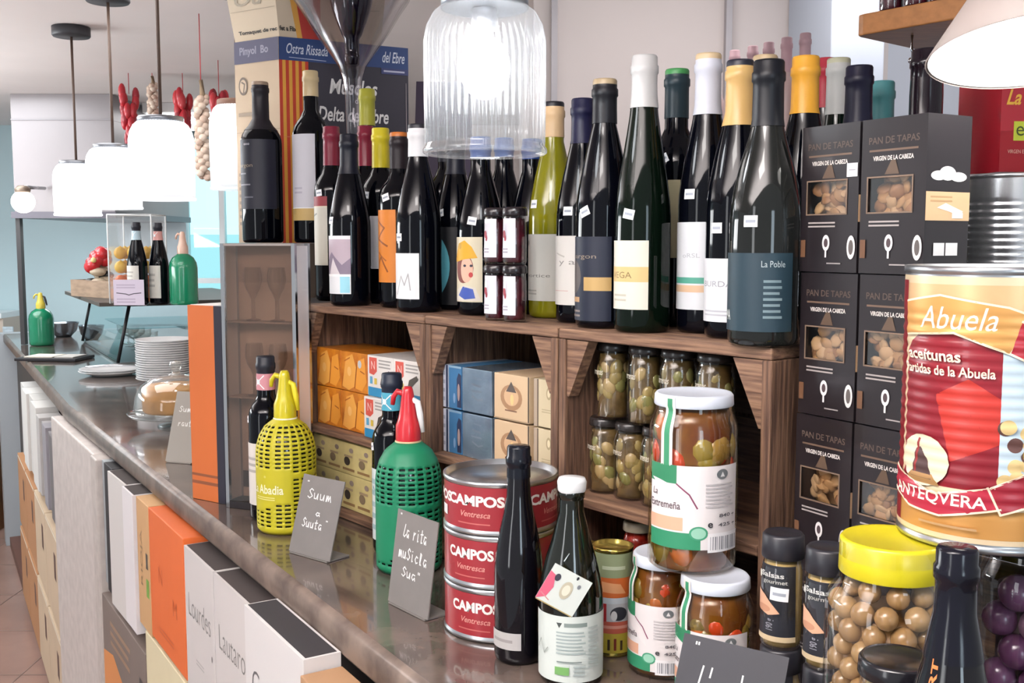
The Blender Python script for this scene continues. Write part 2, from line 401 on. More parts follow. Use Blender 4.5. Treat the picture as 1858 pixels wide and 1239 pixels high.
fbox('tan_carton', 'narrow tan carton with small green mark left of the orange carton', 'box', 0, 0, 0, zf(246, 890), .765, mat('c39a6c', .7), o=O, s=(st, so+.003),
     ops=[('t', 'RIOJA', -.3, .55, .09, '8a6a42', 2.2, 0, 0, PI/2), ('r', .35, .28, .8, .42, '6f9a3c'), ('r', .4, .5, .7, .62, '3d3a33')])
u3, u4, u5, u6, u7, u8, u9 = sg(222, 873, .03), sg(195, 845), sg(180, 830), sg(170, 805), sg(92, 745), sg(65, 722), sg(28, 660)
fbox('white_carton', 'white carton with a dark open top, right one of the pair beside the tan carton', 'box', 0, 0, 0, zf(222, 873), .735, mat('dcd8da', .6), o=.032, s=(u3-.002, st+.006), topm=SHADED_TOP)
fbox('white_carton', 'white carton with a dark open top, left one of the pair, beside the black carton', 'box', 0, 0, 0, zf(195, 845), .72, mat('cfcbc8', .6), o=O, s=(u4-.006, u3+.002), topm=SHADED_TOP, tilt=.02)
fbox('black_carton', 'narrow black carton beside the left white carton', 'box', 0, 0, 0, zf(180, 830), .72, mat('1d171b', .6), o=.016, s=(u5, u4+.004))
fbox('grey_carton', 'grey blue carton between the marbled slab and the black carton', 'box', 0, 0, 0, zf(170, 805), .73, mat('9fa5a8', .5), o=.014, s=(u6-.03, u5+.004))
fbox('marbled_slab', 'tall marbled beige stone slab against the counter front', 'slab', 0, 0, 0, zf(92, 745), ZF+.001, mat('cfc6c1', .5, noise=.14, scale=26, bump=.3), o=.020, s=(u7, u6+.05), bev=.004)
fbox('marbled_slab', 'narrow marbled stone post on the near side of the tall marbled slab', 'slab', 0, 0, 0, zf(160, 800), ZF+.001, mat('c3bab4', .5, noise=.16, scale=30, bump=.3), o=.028, s=(u6+.047, u6-.027), bev=.004)
k = 0
s_ = u7+.01
while s_ < u8:
    w_ = .11; k += 1
    fbox('grey_binder', ['dark grey upright folder right beside the marbled slab', 'middle grey upright folder under the counter', 'grey upright folder beside the white ones', 'last grey upright folder toward the far end', 'pale grey upright folder under the counter'][min(k-1, 4)], 'folder', 0, 0, 0, .955+.01*(k % 2), .69, mat(['6f6a6c', '8a8788', '97949a', 'a8a5a5', 'b8b5b3'][min(k-1, 4)], .6), o=.016+.008*(k % 2), s=(s_+w_-.006, s_), group='grey upright folders under the counter')
    s_ += w_
k = 0
while s_ < u9-.1:
    w_ = .2; k += 1
    fbox('white_carton', ['white upright carton next to the grey folders', 'second white upright carton past the grey folders', 'third white upright carton past the grey folders', 'white upright carton near the far counter end', 'farthest white upright carton'][min(k-1, 4)], 'box', 0, 0, 0, .985, .68, mat(['d8d6d2', 'cfcdc9', 'dcdad6', 'd0cecb', 'dad8d4'][min(k-1, 4)], .6), o=.014+.01*(k % 2), s=(s_+w_-.008, s_), group='white upright cartons under the counter')
    s_ += w_
CREAM = mat('cdb79b', .65, noise=.08, scale=5)
rows = [(.0, .31), (.33, .64)]
for ri, (za, zb_) in enumerate(rows):
    s_ = u7+.01; k = 0
    while s_ < u9-.1:
        k += 1
        w_ = .4
        c_ = CREAM if k < 3 else mat('b3825a', .7)
        fbox('storage_box', ('upper' if ri else 'lower')+' row '+['cream storage box with a hand slot beside the marbled slab', 'cream storage box with a hand slot in the middle', 'brown storage box toward the far end', 'brown storage box at the far counter end'][min(k-1, 3)], 'box', 0, 0, 0, ZF+.05+zb_, ZF+.05+za+.001, c_, o=.024-.002*ri, s=(s_+w_-.008, s_), group='storage boxes stacked at the counter foot',
             ops=[('r', .3, .5, .6, .78, '5a3d34'), ('r', -.95, .96, .95, .99, 'e6dcc8')])
        s_ += w_
# lower row on the near side
ul, uc, ud = sg(180, 1010)-.0, sg(262, 1090), sg(325, 1160)
ul = min(ul, u6-.034)
fbox('fruit_carton', 'brown grey carton with an orange picture below the white cartons', 'box', 0, 0, 0, .705, .35, mat('7d6f68', .7, noise=.1, scale=6), o=.026, s=(ul, uc+.01),
     ops=[('p', [(-1, .02), (-1, .6), (-.5, .66), (0, .55), (.3, .4), (.35, .02)], 'd58a4c'), ('r', .72, .2, .86, .8, '332b2b'), ('g', -.6, .7, .4, .9, 3, '9a7b62')])
fbox('cream_carton', 'pale yellow carton below the orange carton', 'box', 0, 0, 0, .762, .40, mat('d9ceab', .65, noise=.06, scale=7), o=.026, s=(uc, ud-.03),
     ops=[('g', -.7, .2, .3, .75, 6, 'bfb28c'), ('l', [(-.2, .3), (.1, .7)], .04, 'a99d78')])
fbox('maroon_carton', 'dark maroon carton below the first white wine carton', 'box', 0, 0, 0, .70, .40, mat('6f3a3c', .6), o=.026, s=(ud-.035, ud-.34))
fbox('cardboard_box', 'brown cardboard box low down under the white wine cartons', 'box', 0, 0, 0, .70, .40, CARD, o=.026, s=(ud-.345, ud-.9))
for i, (a_, b_) in enumerate(((ul, uc+.01), (uc, ud-.03), (ud-.035, ud-.34), (ud-.345, ud-.9))):
    fbox('base_carton', ['plain carton on the floor under the fruit carton', 'plain carton on the floor under the pale yellow carton', 'plain carton on the floor under the maroon carton', 'plain carton on the floor under the low brown box'][i], 'box', 0, 0, 0, [.349, .399, .399, .399][i], ZF+.001, mat('9c8268', .75), o=.026, s=(a_, b_), group='plain cartons on the floor')
# ---------------------------------------------------------------- wooden crates
def crate(name_label, s0, s1, zshelf, depth=.26, d0=0, braces=(1, 1), origin=None, rz=ROT, w=None, z0=ZC, z1=ZT, shelf=True, group='wooden crates standing on their sides'):
    w = w or (s1-s0)
    t = thing('wooden_crate', name_label, 'crate', origin or rowp(s0, d0, z0), rz, group)
    H = z1-z0; b = .014
    for nm, x0, x1, za, zb in (('bottom_board', 0, w, 0, b), ('top_board', 0, w, H-b, H-.0006), ('side_board', 0, b, b, H-b), ('side_board', w-b, w, b, H-b)):
        m = MB(); m.box(x0+.0005, x1-.0005, 0, depth, za+.0002, zb-.0002, WOODV if nm == 'side_board' else WOOD2); m.build(nm, t, bevel=.002)
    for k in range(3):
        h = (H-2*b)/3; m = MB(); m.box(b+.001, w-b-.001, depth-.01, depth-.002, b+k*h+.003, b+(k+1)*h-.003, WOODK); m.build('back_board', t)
    if shelf:
        m = MB(); m.box(b+.001, w-b-.001, .002, depth-.012, zshelf-z0-.013, zshelf-z0, WOOD2); m.build('shelf', t, bevel=.002)
    for i, q in enumerate(braces):
        if not q: continue
        m = MB(); x = b if i == 0 else w-b; dx = .040 if i == 0 else -.040
        pts = [(x, H-b-.001), (x+dx, H-b-.001), (x+(.004 if i == 0 else -.004), H-b-.075), (x, H-b-.075)]
        vs = [(p[0], y, p[1]) for y in (.003, .02) for p in pts]
        m.add(vs, [[0, 1, 2, 3], [4, 7, 6, 5], [0, 4, 5, 1], [1, 5, 6, 2], [2, 6, 7, 3], [3, 7, 4, 0]], WOOD2); m.build('corner_brace', t)
    return t
SA = onrow(770, 600, 0)[0]; SB = onrow(1012, 610, 0)[0]; SE = 1.04
ZS1, ZS2, ZS3 = 1.257, 1.257, 1.245
ZS1 = onrow(600, 780, 0)[1]; ZS2 = onrow(890, 850, 0)[1]; ZS3 = onrow(1110, 918, 0)[1]
print('shelves', ZS1, ZS2, ZS3, SA, SB)
crate('left wooden crate holding orange packs, standing beside the framed panel', .0, SA-.001, ZS1)
crate('middle wooden crate holding blue and beige boxes', SA+.001, SB-.001, ZS2)
crate('right wooden crate holding small jars, behind the big pickle jar', SB+.001, SE, ZS3)
crate('wooden crate behind the tower of dark cracker boxes, under tall bottles', .76, 1.25, ZC+.2, depth=.34, d0=.2665)
# boxes that carry the rear bottles
m = MB(); m.box(-.165, -.004, .035, .225, 0, ZT-ZC-.0006, mat('2c2220', .8))
tag(m.build('support_box', None, rowp(0, 0, ZC), ROT), 'low dark box at the left end of the crates carrying two or three bottles', 'box')
m = MB(); foot = [(-.565, 2.195), (-.26, 2.195), (-.27, 2.69), (-.67, 2.72), (-.66, 2.42)]
m.prism(foot, ZC, 1.568, mat('35291f', .8)); tag(m.build('support_carton'), 'tall dark carton behind the framed panel carrying bottles and the oyster box', 'box')

# ---------------------------------------------------------------- bottles
def interp(prof, z):
    for (r0, z0), (r1, z1) in zip(prof, prof[1:]):
        if z0 <= z <= z1 and z1 > z0: return r0+(r1-r0)*(z-z0)/(z1-z0)
    return prof[-1][0] if z > prof[-1][1] else prof[0][0]
def bprofile(kind, H, R, rn=.0150):
    if kind == 'bordeaux': k = [(1, .02), (1, .62), (.985, .645), (.92, .675), (.78, .705), (.6, .73)]; nk = .775
    elif kind == 'burgundy': k = [(1, .02), (1, .46), (.985, .5), (.93, .55), (.85, .60), (.75, .66), (.65, .71), (.55, .76)]; nk = .82
    elif kind == 'riesling': k = [(1, .02), (1, .42), (.96, .48), (.86, .56), (.74, .64), (.61, .72), (.51, .79)]; nk = .86
    elif kind == 'fat': k = [(1, .02), (1, .44), (.985, .48), (.93, .53), (.84, .59), (.72, .65), (.58, .71), (.46, .765)]; nk = .8
    else: k = [(1, .02), (1, .4), (.98, .45), (.9, .53), (.76, .62), (.6, .7), (.5, .77)]; nk = .84
    p = [(R*.86, 0), (R*.97, .003)]+[(R*a if R*a > rn*1.03 else rn*1.03, H*b if b > .03 else .009) for a, b in k]
    p += [(rn*1.03, H*nk), (rn, H*.9), (rn, H-.022), (rn+.0014, H-.020), (rn+.0014, H-.012), (rn, H-.010), (rn, H-.001), (rn-.001, H)]
    return p
def bottle(label, x, y, z, H, R, kind='bordeaux', glass=BOTTLE, cap=('12141f', .06), capr=.4, top=None, lab=None, price=None, face=None, rn=.0150, extra=None, group=None, M=None, neckband=None):
    """lab: dict(z0, z1 fractions of H, a half-width in degrees, c centre shift, col, ops)"""
    t = thing('wine_bottle', label, 'bottle', (x, y, z), face if face is not None else ROT, group)
    pr = bprofile(kind, H, R, rn)
    m = MB(); m.lathe([(0.0001, .004)]+pr+[(.0001, H)], glass, 44); gb = m.build('glass_body', t)
    fr = lambda q: interp(pr, q) if q is not None else R
    if cap:
        m = MB(); z0 = H-cap[1]; cm = cap[0] if not isinstance(cap[0], str) else mat(cap[0], capr, spec=.35)
        zs = [z0]+[q for _, q in pr if z0 < q < H-.001]+[H-.001]
        pp = [(interp(pr, q)+.0007, q) for q in zs]
        tm = mat(top, .4) if top else cm
        if top: pp = pp[:-1]+[(interp(pr, H-.006)+.0007, H-.006, tm), (pp[-1][0], H-.001, tm)]
        m.lathe(pp+[(rn-.0005, H+.0012, tm), (.0001, H+.0014, tm)], cm, 32); m.build('capsule', t)
    if neckband:
        z0, z1, c_ = neckband; m = MB(); m.lathe([(interp(pr, H*q)+.0009, H*q) for q in (z0, (z0+z1)/2, z1)], mat(c_, .5), 32)
        cv = Canvas(m, cyl_fn(lambda q: interp(pr, q)+.001 if q is not None else rn), sa=.004); w = rn*.9
        if 'c' in c_ or True: Norm(cv, -w, w, H*z0, H*z1).draw([('l', [(-.8, .1), (0, .5), (-.8, .9)], .12, 'f2f4f4'), ('l', [(.8, .1), (0, .5), (.8, .9)], .12, 'f2f4f4'), ('e', 0, .5, .3, .16, 'dfe8ea')])
        m.build('neck_label', t)
    def put(name, L):
        m = MB(); a = math.radians(L.get('a', 58))*R; c = math.radians(L.get('c', 0))
        cv = Canvas(m, cyl_fn(fr, c), sa=.005, sb=L.get('sb', 0)); cv.off = .0006
        cv.rect(-a, H*L['z0'], a, H*L['z1'], P(L['col']))
        Norm(cv, -a, a, H*L['z0'], H*L['z1']).draw(L.get('ops', [])); m.build(name, t)
    if lab: put('label', lab)
    if extra: put('lower_label', extra)
    if price:
        ang, zz, rot = price; m = MB(); cv = Canvas(m, cyl_fn(fr, math.radians(ang)), sa=.004, sb=.004); cv.off = .0009
        c, s_ = math.cos(rot), math.sin(rot); w, h = .0075, .006
        q = lambda X, Y: (X*c-Y*s_, zz*H+X*s_+Y*c)
        cv.poly([q(-w, -h), q(w, -h), q(w, h), q(-w, h)], mat('f0f0f2', .6))
        cv.line([q(-w*.6, 0), q(w*.6, 0)], .003, mat('9aa0ac', .6)); m.build('price_sticker', gb)
    return t
INK = '2a2a30'
def B(u, d, vt, label, kind='burgundy', R=.0365, vb=585, **k):
    if k.get('price'): k['price'] = (k['price'][0]+44,)+tuple(k['price'][1:])
    s_, _ = onrow(u, vb, d); p = rowp(s_, d, ZT); H = at_y(u, vt, p.y).z-ZT
    return bottle(label, p.x, p.y, ZT, H, R, kind, **k)
G1 = 'wine bottles on top of the wooden crates'
B(606, .10, 231, 'dark bottle with maroon capsule and cream label, far left end of the crate top', 'bordeaux', .034, vb=552, cap=('7c2438', .072), capr=.3,
  lab=dict(z0=.205, z1=.6, a=52, c=-8, col='c9c5b8', ops=[('r', -1, .86, 1, 1, '8c3038'), ('r', -1, .845, 1, .86, 'd8d0b8'), ('l', [(-.5, .7), (.2, .75)], .1, '8b8a80')]), price=(-30, .62, .1), group=G1)
B(637, .045, 245, 'dark bottle with black capsule and pale label with a lilac picture', 'burgundy', vb=550, cap=('0e1120', .068),
  lab=dict(z0=.07, z1=.41, a=60, c=0, col='eef0f3', ops=[('r', -1, .34, 1, .94, 'b9a9b4'), ('p', [(-1, .34), (-1, .7), (-.5, .55), (0, .72), (.6, .5), (1, .62), (1, .34)], '85788a'), ('p', [(-.2, .34), (.1, .62), (.5, .34)], 'dfd6da'), ('r', -1, .3, 1, .34, 'ffffff'), ('r', .5, .02, .95, .3, '9fdcec')]), price=(-48, .5, 0), group=G1)
B(668, .165, 230, 'maroon capsuled bottle half hidden behind its neighbours, left group', 'bordeaux', .032, cap=('7e2035', .075), capr=.3, group=G1)
B(671, .205, 163, 'tall bottle with olive yellow capsule rising behind the left group', 'bordeaux', .032, cap=('a8a63a', .07), capr=.35, group=G1)
B(694, .125, 234, 'dark bottle with bright yellow capsule and white label', 'bordeaux', .036, vb=552, cap=('d9c82e', .07), capr=.3,
  lab=dict(z0=.2, z1=.5, a=56, c=0, col='e4e4ea', ops=[('l', [(-.2, .3), (0, .7), (.2, .4), (.1, .75)], .07, 'a9a9b6')]), price=(-35, .62, -.1), group=G1)
B(727, .085, 242, 'dark bottle with bright orange label and black capsule', 'bordeaux', .036, vb=560, cap=('241b20', .06), top='c9732e',
  lab=dict(z0=.145, z1=.56, a=50, c=-4, col='d8812b', ops=[('l', [(-.6, .9), (.3, .75), (-.3, .6), (.5, .5)], .1, '8a4a1c'), ('l', [(-.5, .2), (0, .35), (.5, .15)], .1, '8a4a1c'), ('l', [(-.3, .42), (.4, .3)], .08, '9c561f')]), price=(-28, .63, .3), group=G1)
B(761, .045, 227, 'slim dark bottle with white capsule and white label with a faint sketch', 'burgundy', vb=568, cap=('e8e8ea', .05), top='2a2a33',
  lab=dict(z0=.07, z1=.315, a=56, c=0, col='e9eaeb', ops=[('l', [(-.2, .1), (.1, .5), (.3, .3), (.5, .55), (.6, .2)], .05, 'a2a2a4'), ('l', [(-.6, .8), (-.55, .35)], .03, 'b9b9ba')]), price=(-46, .4, 0), group=G1)
B(812, .19, 232, 'dark bottle with grey lettering seen behind the near pendant lamp', 'bordeaux', .036, cap=('1b1e2b', .06),
  lab=dict(z0=.28, z1=.56, a=60, c=0, col='2d3233', ops=[('t', 'NIU', .15, .6, .22, 'aab0a4', 1.2, .02), ('r', -.6, .36, .6, .4, '8c9288')]), group=G1)
B(828, .125, 250, 'dark bottle with a large turquoise half disc on its label', 'burgundy', vb=570, cap=('1b1e2b', .06),
  lab=dict(z0=.03, z1=.48, a=60, c=0, col='0b0c12', ops=[('a', -.62, .5, 1.25, .48, '5fb0c0', -PI/2, PI/2), ('a', -.62, .5, .25, .1, '0b0c12', -PI/2, PI/2), ('t', 'o', -.2, .7, .05, '3c8595')]), price=(-38, .56, .2), group=G1)
B(873, .078, 250, 'bottle whose label shows a woman in a yellow hat', 'burgundy', vb=575, cap=('2a4c8a', .03),
  lab=dict(z0=.075, z1=.44, a=56, c=0, col='d8cfb4', ops=[('e', .1, .52, .52, .23, '7c3b30'), ('e', .28, .5, .32, .2, 'e2b49c'), ('e', .5, .42, .1, .04, 'b43a3a'), ('e', .2, .56, .08, .02, '2a2a3c'), ('e', .52, .56, .07, .02, '2a2a3c'), ('p', [(-.7, .62), (-.45, .72), (-.2, .9), (.2, .95), (.55, .85), (.8, .68), (.2, .66), (-.3, .62)], 'd8a52c'), ('e', -.1, .86, .12, .05, 'c0952a'), ('p', [(-.5, .02), (-.3, .2), (.2, .26), (.7, .22), (.95, .02)], 'd9d2c6'), ('p', [(-.2, .1), (.1, .24), (.6, .2), (.7, .06), (.2, .04)], '3d55a8'), ('l', [(-.8, .2), (-.6, .06)], .1, '8a7a44')]), price=(-14, .53, -.15), group=G1)
B(915, .18, 252, 'dark bottle with a blue cap behind the small jam jars, left one', 'burgundy', cap=('35558f', .03), group=G1)
B(965, .15, 254, 'dark bottle with a blue cap behind the small jam jars, right one', 'burgundy', cap=('2b4684', .03), group=G1)
B(1003, .125, 187, 'yellow glass bottle with beige capsule and white label', 'burgundy', .036, vb=588, glass=mat('7f7b12', .08, spec=.5), cap=('d0b088', .05), top='1a1a22',
  lab=dict(z0=.08, z1=.39, a=56, c=0, col='d6d3ca', ops=[('t', 'vortice', .1, .38, .05, '77756e', 1.3), ('e', -.5, .87, .12, .04, '9a978c'), ('g', -.7, .08, .4, .18, 2, 'aaa79c')]), price=(-50, .53, 0), group=G1)
B(1055, .095, 181, 'dark bottle with navy capsule and tall white label', 'burgundy', .036, vb=590, cap=('1b1b3c', .06),
  lab=dict(z0=.08, z1=.39, a=54, c=0, col='d9d6d0', ops=[('t', 'y a', .2, .6, .08, '8c8a86', .8), ('l', [(-.4, .75), (.1, .7)], .06, 'b9b6ae'), ('r', -.6, .2, .3, .21, 'c9a6a0')]), price=(-30, .5, 0), group=G1)
B(1094, .055, 146, 'dark bottle with black capsule and navy label crossed by a gold band', 'burgundy', .0365, vb=600, cap=('17161c', .055), top='b09a7a',
  lab=dict(z0=.03, z1=.37, a=62, c=0, col='131a2e', ops=[('r', .05, .36, 1, .52, 'b3935c'), ('e', -.5, .52, .42, .2, '4e4644'), ('t', 'abargon', -.15, .76, .07, '8d7f70', 1.3), ('r', -.7, .22, -.15, .28, 'b08a60'), ('g', -.8, .03, .1, .14, 2, '7a6e68')]), price=(-40, .47, .4), group=G1)
B(1164, .045, 103, 'tall green bottle with silver capsule and white and gold label', 'riesling', .0345, vb=605, glass=BOTTLEG, cap=('b9b7b6', .062), capr=.3,
  lab=dict(z0=.085, z1=.335, a=56, c=0, col='d8d3c4', ops=[('r', -1, .4, 1, .62, 'cdb27a'), ('t', 'VEGA', -.1, .5, .09, '7d6a42', 1.0), ('g', -.5, .1, .4, .24, 2, 'b5b0a0')]), price=(-30, .43, -.2), group=G1)
B(1222, .145, 128, 'bottle with green topped black capsule and long olive beige label', 'bordeaux', .0365, vb=598, cap=('1f3038', .062), top='3f8a4c',
  lab=dict(z0=.27, z1=.57, a=58, c=0, col='a09878', ops=[('e', -.45, .83, .12, .07, '3d3b30'), ('e', -.45, .66, .12, .07, '3d3b30'), ('t', 'LLIBELULA', -.1, .38, .08, '55503e', 1.3), ('g', -.5, .08, .3, .16, 1, '7b755c')]), price=(-30, .65, .5), group=G1)
B(1277, .10, 100, 'dark bottle with white capsule and white label with green and sand stripes', 'burgundy', .034, vb=610, cap=('c9cbd6', .072), top='c8b08c',
  lab=dict(z0=.085, z1=.4, a=50, c=0, col='d5d8dc', ops=[('r', -.8, .3, .9, .37, '4f9a86'), ('r', -1, .2, 1, .28, 'c9a98a'), ('t', 'oRSL', .2, .62, .05, 'a8acb2', .8)]), price=(-40, .5, 0), group=G1)
B(1333, .072, 112, 'dark bottle with gold capsule and white label lettered in grey', 'burgundy', .036, vb=620, cap=('c8a468', .073), top='1c1e2c', capr=.3,
  lab=dict(z0=.06, z1=.29, a=60, c=0, col='dcdee2', ops=[('t', 'BURDA', .0, .6, .09, '8d8f98', 1.15), ('g', -.5, .08, .8, .2, 2, 'aeb0b8')]), price=(-44, .4, 0), group=G1)
B(1384, .02, 112, 'big clear bottle with black capsule and dark teal label, right end of the crates', 'fat', .038, vb=622, glass=mat('191b1a', .05, spec=.4), cap=('0d0f17', .068), rn=.0155,
  lab=dict(z0=.055, z1=.33, a=75, c=10, col='1c3440', ops=[('t', 'La Poble', .55, .86, .08, 'a9b6b8', .5), ('e', -.75, .66, .14, .16, '59666a'), ('t', 'RIMA', -.68, .2, .13, 'd0d4d0', .42, .02), ('g', .35, .15, .75, .68, 7, '6d8288')]), price=(-30, .44, 0), group=G1)
B(1378, .21, 103, 'bottle with white capsule mostly hidden behind the big clear bottle', 'burgundy', .036, cap=('d2d4dc', .07), top='c8b08c', glass=BOTTLEG, group=G1)
B(1450, .15, 105, 'bottle with amber yellow capsule behind the big clear bottle', 'burgundy', .036, cap=('d49a33', .065), capr=.35, group=G1)
def B4(u, Y, vt, label, **k):
    p = at_y(u, 600, Y); return bottle(label, p.x, Y, ZT, at_y(u, vt, Y).z-ZT, k.pop('R', .034), k.pop('kind', 'burgundy'), face=0, group='wine bottles behind the cracker boxes', **k)
B4(1485, 1.55, 108, 'bottle with red capsule glimpsed between amber and silver capsules', cap=('b03040', .07))
B4(1508, 1.46, 108, 'bottle with silver capsule behind the left cracker box', cap=('b8bab8', .075), top='b5b59a', glass=BOTTLEG, R=.032)
B4(1545, 1.31, 122, 'bottle with dark navy capsule rising above the left cracker box', cap=('15152c', .09), R=.034, rn=.0155)
B4(1586, 1.375, 150, 'bottle with teal capsule rising between the cracker boxes', cap=('4f8c90', .07), R=.033)
B4(1665, 1.31, 92, 'bottle with thick dark plum foil above the nearest cracker box', kind='champagne', cap=('1d141c', .10), rn=.0185, R=.038, capr=.15)
# shelf of far bottles with pink capsules
m = MB(); a_ = at_y(1290, 300, 2.30); b_ = at_y(1500, 300, 2.04)
m.prism([(a_.x-.05, a_.y+.0), (b_.x+.05, b_.y-.06), (b_.x+.12, b_.y+.16), (a_.x+.0, a_.y+.2)], 1.66, 1.68, mat('b9a79c', .6)); tag(m.build('display_ledge'), 'pale ledge behind the dark bottles carrying bottles with pink capsules', 'ledge')
m = MB(); m.prism([(a_.x-.02, a_.y+.05), (b_.x+.05, b_.y-.0), (b_.x+.1, b_.y+.14), (a_.x+.02, a_.y+.18)], ZF+.001, 1.659, mat('bfb3ab', .6)); tag(m.build('display_cabinet'), 'pale cabinet under the ledge of pink capsuled bottles', 'cabinet')
for i, (u, v, Y) in enumerate(((1308, 101, 2.33), (1344, 92, 2.28), (1378, 84, 2.23), (1408, 77, 2.185), (1442, 68, 2.14), (1477, 60, 2.09))):
    p = at_y(u, v, Y)
    bottle(['farthest left bottle with a pink capsule on the ledge', 'second pink capsuled bottle from the left on the ledge', 'third pink capsuled bottle from the left on the ledge', 'third pink capsuled bottle from the right on the ledge', 'second pink capsuled bottle from the right on the ledge', 'rightmost pink capsuled bottle on the ledge'][i], p.x, Y+.06, 1.681, p.z-1.681+.01, .0215, 'bordeaux', mat('c9b0ac', .3), cap=('c4a0a6', .07), face=0, rn=.0105, group='bottles with pink capsules on the ledge')

# bottles on the tall carton
p = at_y(475, 300, 2.24)
bottle('large dark bottle standing on the carton above the framed panel', p.x, 2.24, 1.569, at_y(475, 150, 2.24).z-1.569, .043, 'bordeaux', cap=('211d24', .10), top='a08a76', rn=.0165, face=-.35,
       lab=dict(z0=.21, z1=.64, a=75, c=0, col='0f1024', ops=[('t', 'ooo', -.15, .93, .03, 'b9bac4', .28, .02), ('t', 'abargon', -.35, .62, .07, '9c8d76', .9), ('r', -.6, .5, -.2, .52, '8a8a92'), ('r', -.7, .34, 0, .36, '8a8a92'), ('r', -.3, .16, .1, .18, '70707a')]), group='bottles on the carton behind the panel')
p = at_y(566, 300, 2.24)
bottle('dark bottle with silver gold capsule and tall white label before the striped box', p.x, 2.24, 1.569, at_y(573, 130, 2.24).z-1.569, .040, 'bordeaux', cap=('c9b48c', .052), face=-.55, capr=.25, rn=.0155,
       lab=dict(z0=.13, z1=.63, a=52, c=0, col='d3d2da', ops=[('r', -1, 0, 1, .14, 'c9ab6c'), ('g', -.4, .3, .4, .4, 2, 'b8b6c4'), ('r', -1, .14, 1, .15, 'ffffff')]), group='bottles on the carton behind the panel')

# jam jars, two on two
def jar(label, x, y, z, H, R, neck=.86, lidc='1c1a1d', lidh=.012, lidr=None, fill='6c4a2c', fill2=None, face=ROT, cat='jar', group=None, items=None, q=.93, lab=None, price=None, top=.9, tint='ffffff', name='glass_jar', label2=None, liq=True, lidgloss=.25):
    t = thing(name, label, cat, (x, y, z), face, group)
    lidr = lidr or R*neck+.0015; hs = H-lidh-.004
    pr = [(R*.9, 0), (R, .004), (R, hs-R*.42), (R*.97, hs-R*.3), (R*neck*1.02, hs-R*.06), (R*neck, hs), (R*neck, H-.003)]
    m = MB(); m.lathe([(.0001, .0005)]+pr, thin_glass(tint, .55), 48); gb = m.build('glass_body', t)
    m = MB(); m.lathe([(lidr, H-lidh), (lidr+.0006, H-lidh+.001), (lidr, H-.0025), (lidr-.002, H), (lidr-.004, H-.001), (.0001, H-.001)], mat(lidc, lidgloss, spec=.6), 48); m.build('lid', t)
    if liq:
        m = MB()
        m.lathe([(.0001, .003), (R*.88, .003), (R*q, .008), (R*q, hs-R*.42), (R*q*.95, hs-R*.3), (R*neck*.92, hs), (.0001, hs+.001)], mat(fill, .18, col2=fill2 or fill, scale=1.1/R, spec=.5), 40); m.build('preserve', t)
    fr = lambda q_: (interp(pr, q_) if q_ is not None else R)
    for nm, L in (('label', lab), ('lower_label', label2)):
        if not L: continue
        m = MB(); a = math.radians(L.get('a', 60))*R; cv = Canvas(m, cyl_fn(fr, math.radians(L.get('c', 0))), sa=.004, sb=L.get('sb', 0)); cv.off = .0005
        if L.get('col'): cv.rect(-a, H*L['z0'], a, H*L['z1'], P(L['col']))
        Norm(cv, -a, a, H*L['z0'], H*L['z1']).draw(L.get('ops', [])); m.build(nm, t)
    if price:
        ang, zz, rot = price; m = MB(); cv = Canvas(m, cyl_fn(fr, math.radians(ang)), sa=.004, sb=.004); cv.off = .0011
        c, s_ = math.cos(rot), math.sin(rot); w, h = .0085, .0065
        q = lambda X, Y: (X*c-Y*s_, zz*H+X*s_+Y*c)
        cv.poly([q(-w, -h), q(w, -h), q(w, h), q(-w, h)], mat('eceff2', .6)); cv.line([q(-w*.6, 0), q(w*.6, 0)], .003, mat('9aa0ac', .6)); m.build('price_sticker', gb)
    return t, pr, hs
for i, (u, lev) in enumerate(((900, 0), (934, 0), (900, 1), (934, 1))):
    s_, _ = onrow(u, 578, .022); p = rowp(s_, .022)
    jar(['jam jar at the lower left of the block of four in front of the bottles', 'jam jar at the lower right of the block of four', 'jam jar at the upper left of the block of four', 'jam jar at the upper right of the block of four'][i], p.x, p.y, ZT+lev*.0795, .079, .0165, .94, lidc='1f171b', fill='4a1420', fill2='300c14',
        lab=dict(z0=.12, z1=.8, a=58, c=-4, col='e6e2ea', ops=[('e', -.1, .6, .2, .1, '9c3040'), ('e', .05, .5, .12, .08, '9c3040'), ('g', -.5, .1, .6, .26, 2, 'a9a4b0')]), group='jam jars stacked two on two')
# ---------------------------------------------------------------- packs inside the crates
def pack(name, label, cat, s0, s1, z0, z1, d, depth, m_, ops=None, side=None, group=None, bev=.001, tilt=0):
    w = s1-s0; mb = MB(); mb.box(-w/2, w/2, 0, depth, 0, z1-z0, P(m_))
    cv = Canvas(mb, lambda a, b, off: (a, -off, b))
    if ops: Norm(cv, -w/2, w/2, 0, z1-z0).draw(ops)
    if side:
        cv = Canvas(mb, lambda a, b, off: (w/2+off, a, b)); Norm(cv, 0, depth, 0, z1-z0).draw(side)
    o = mb.build(name, None, rowp((s0+s1)/2, d, z0), ROT+tilt, bevel=bev); return tag(o, label, cat, group)
def sx(u, v, d): return onrow(u, v, d)[0]
d_ = .022
sA, sB2, sC_, sD = sx(566, 700, d_), sx(619, 700, d_), sx(667, 700, d_), sx(765, 700, d_)
sA = max(sA, .016); sD = min(sD, SA-.018)
zt1 = onrow(568, 627, d_)[1]; hz = (zt1-ZS1)/2
ORG = mat('d98a28', .3, noise=.25, scale=30, col2='b5621a')
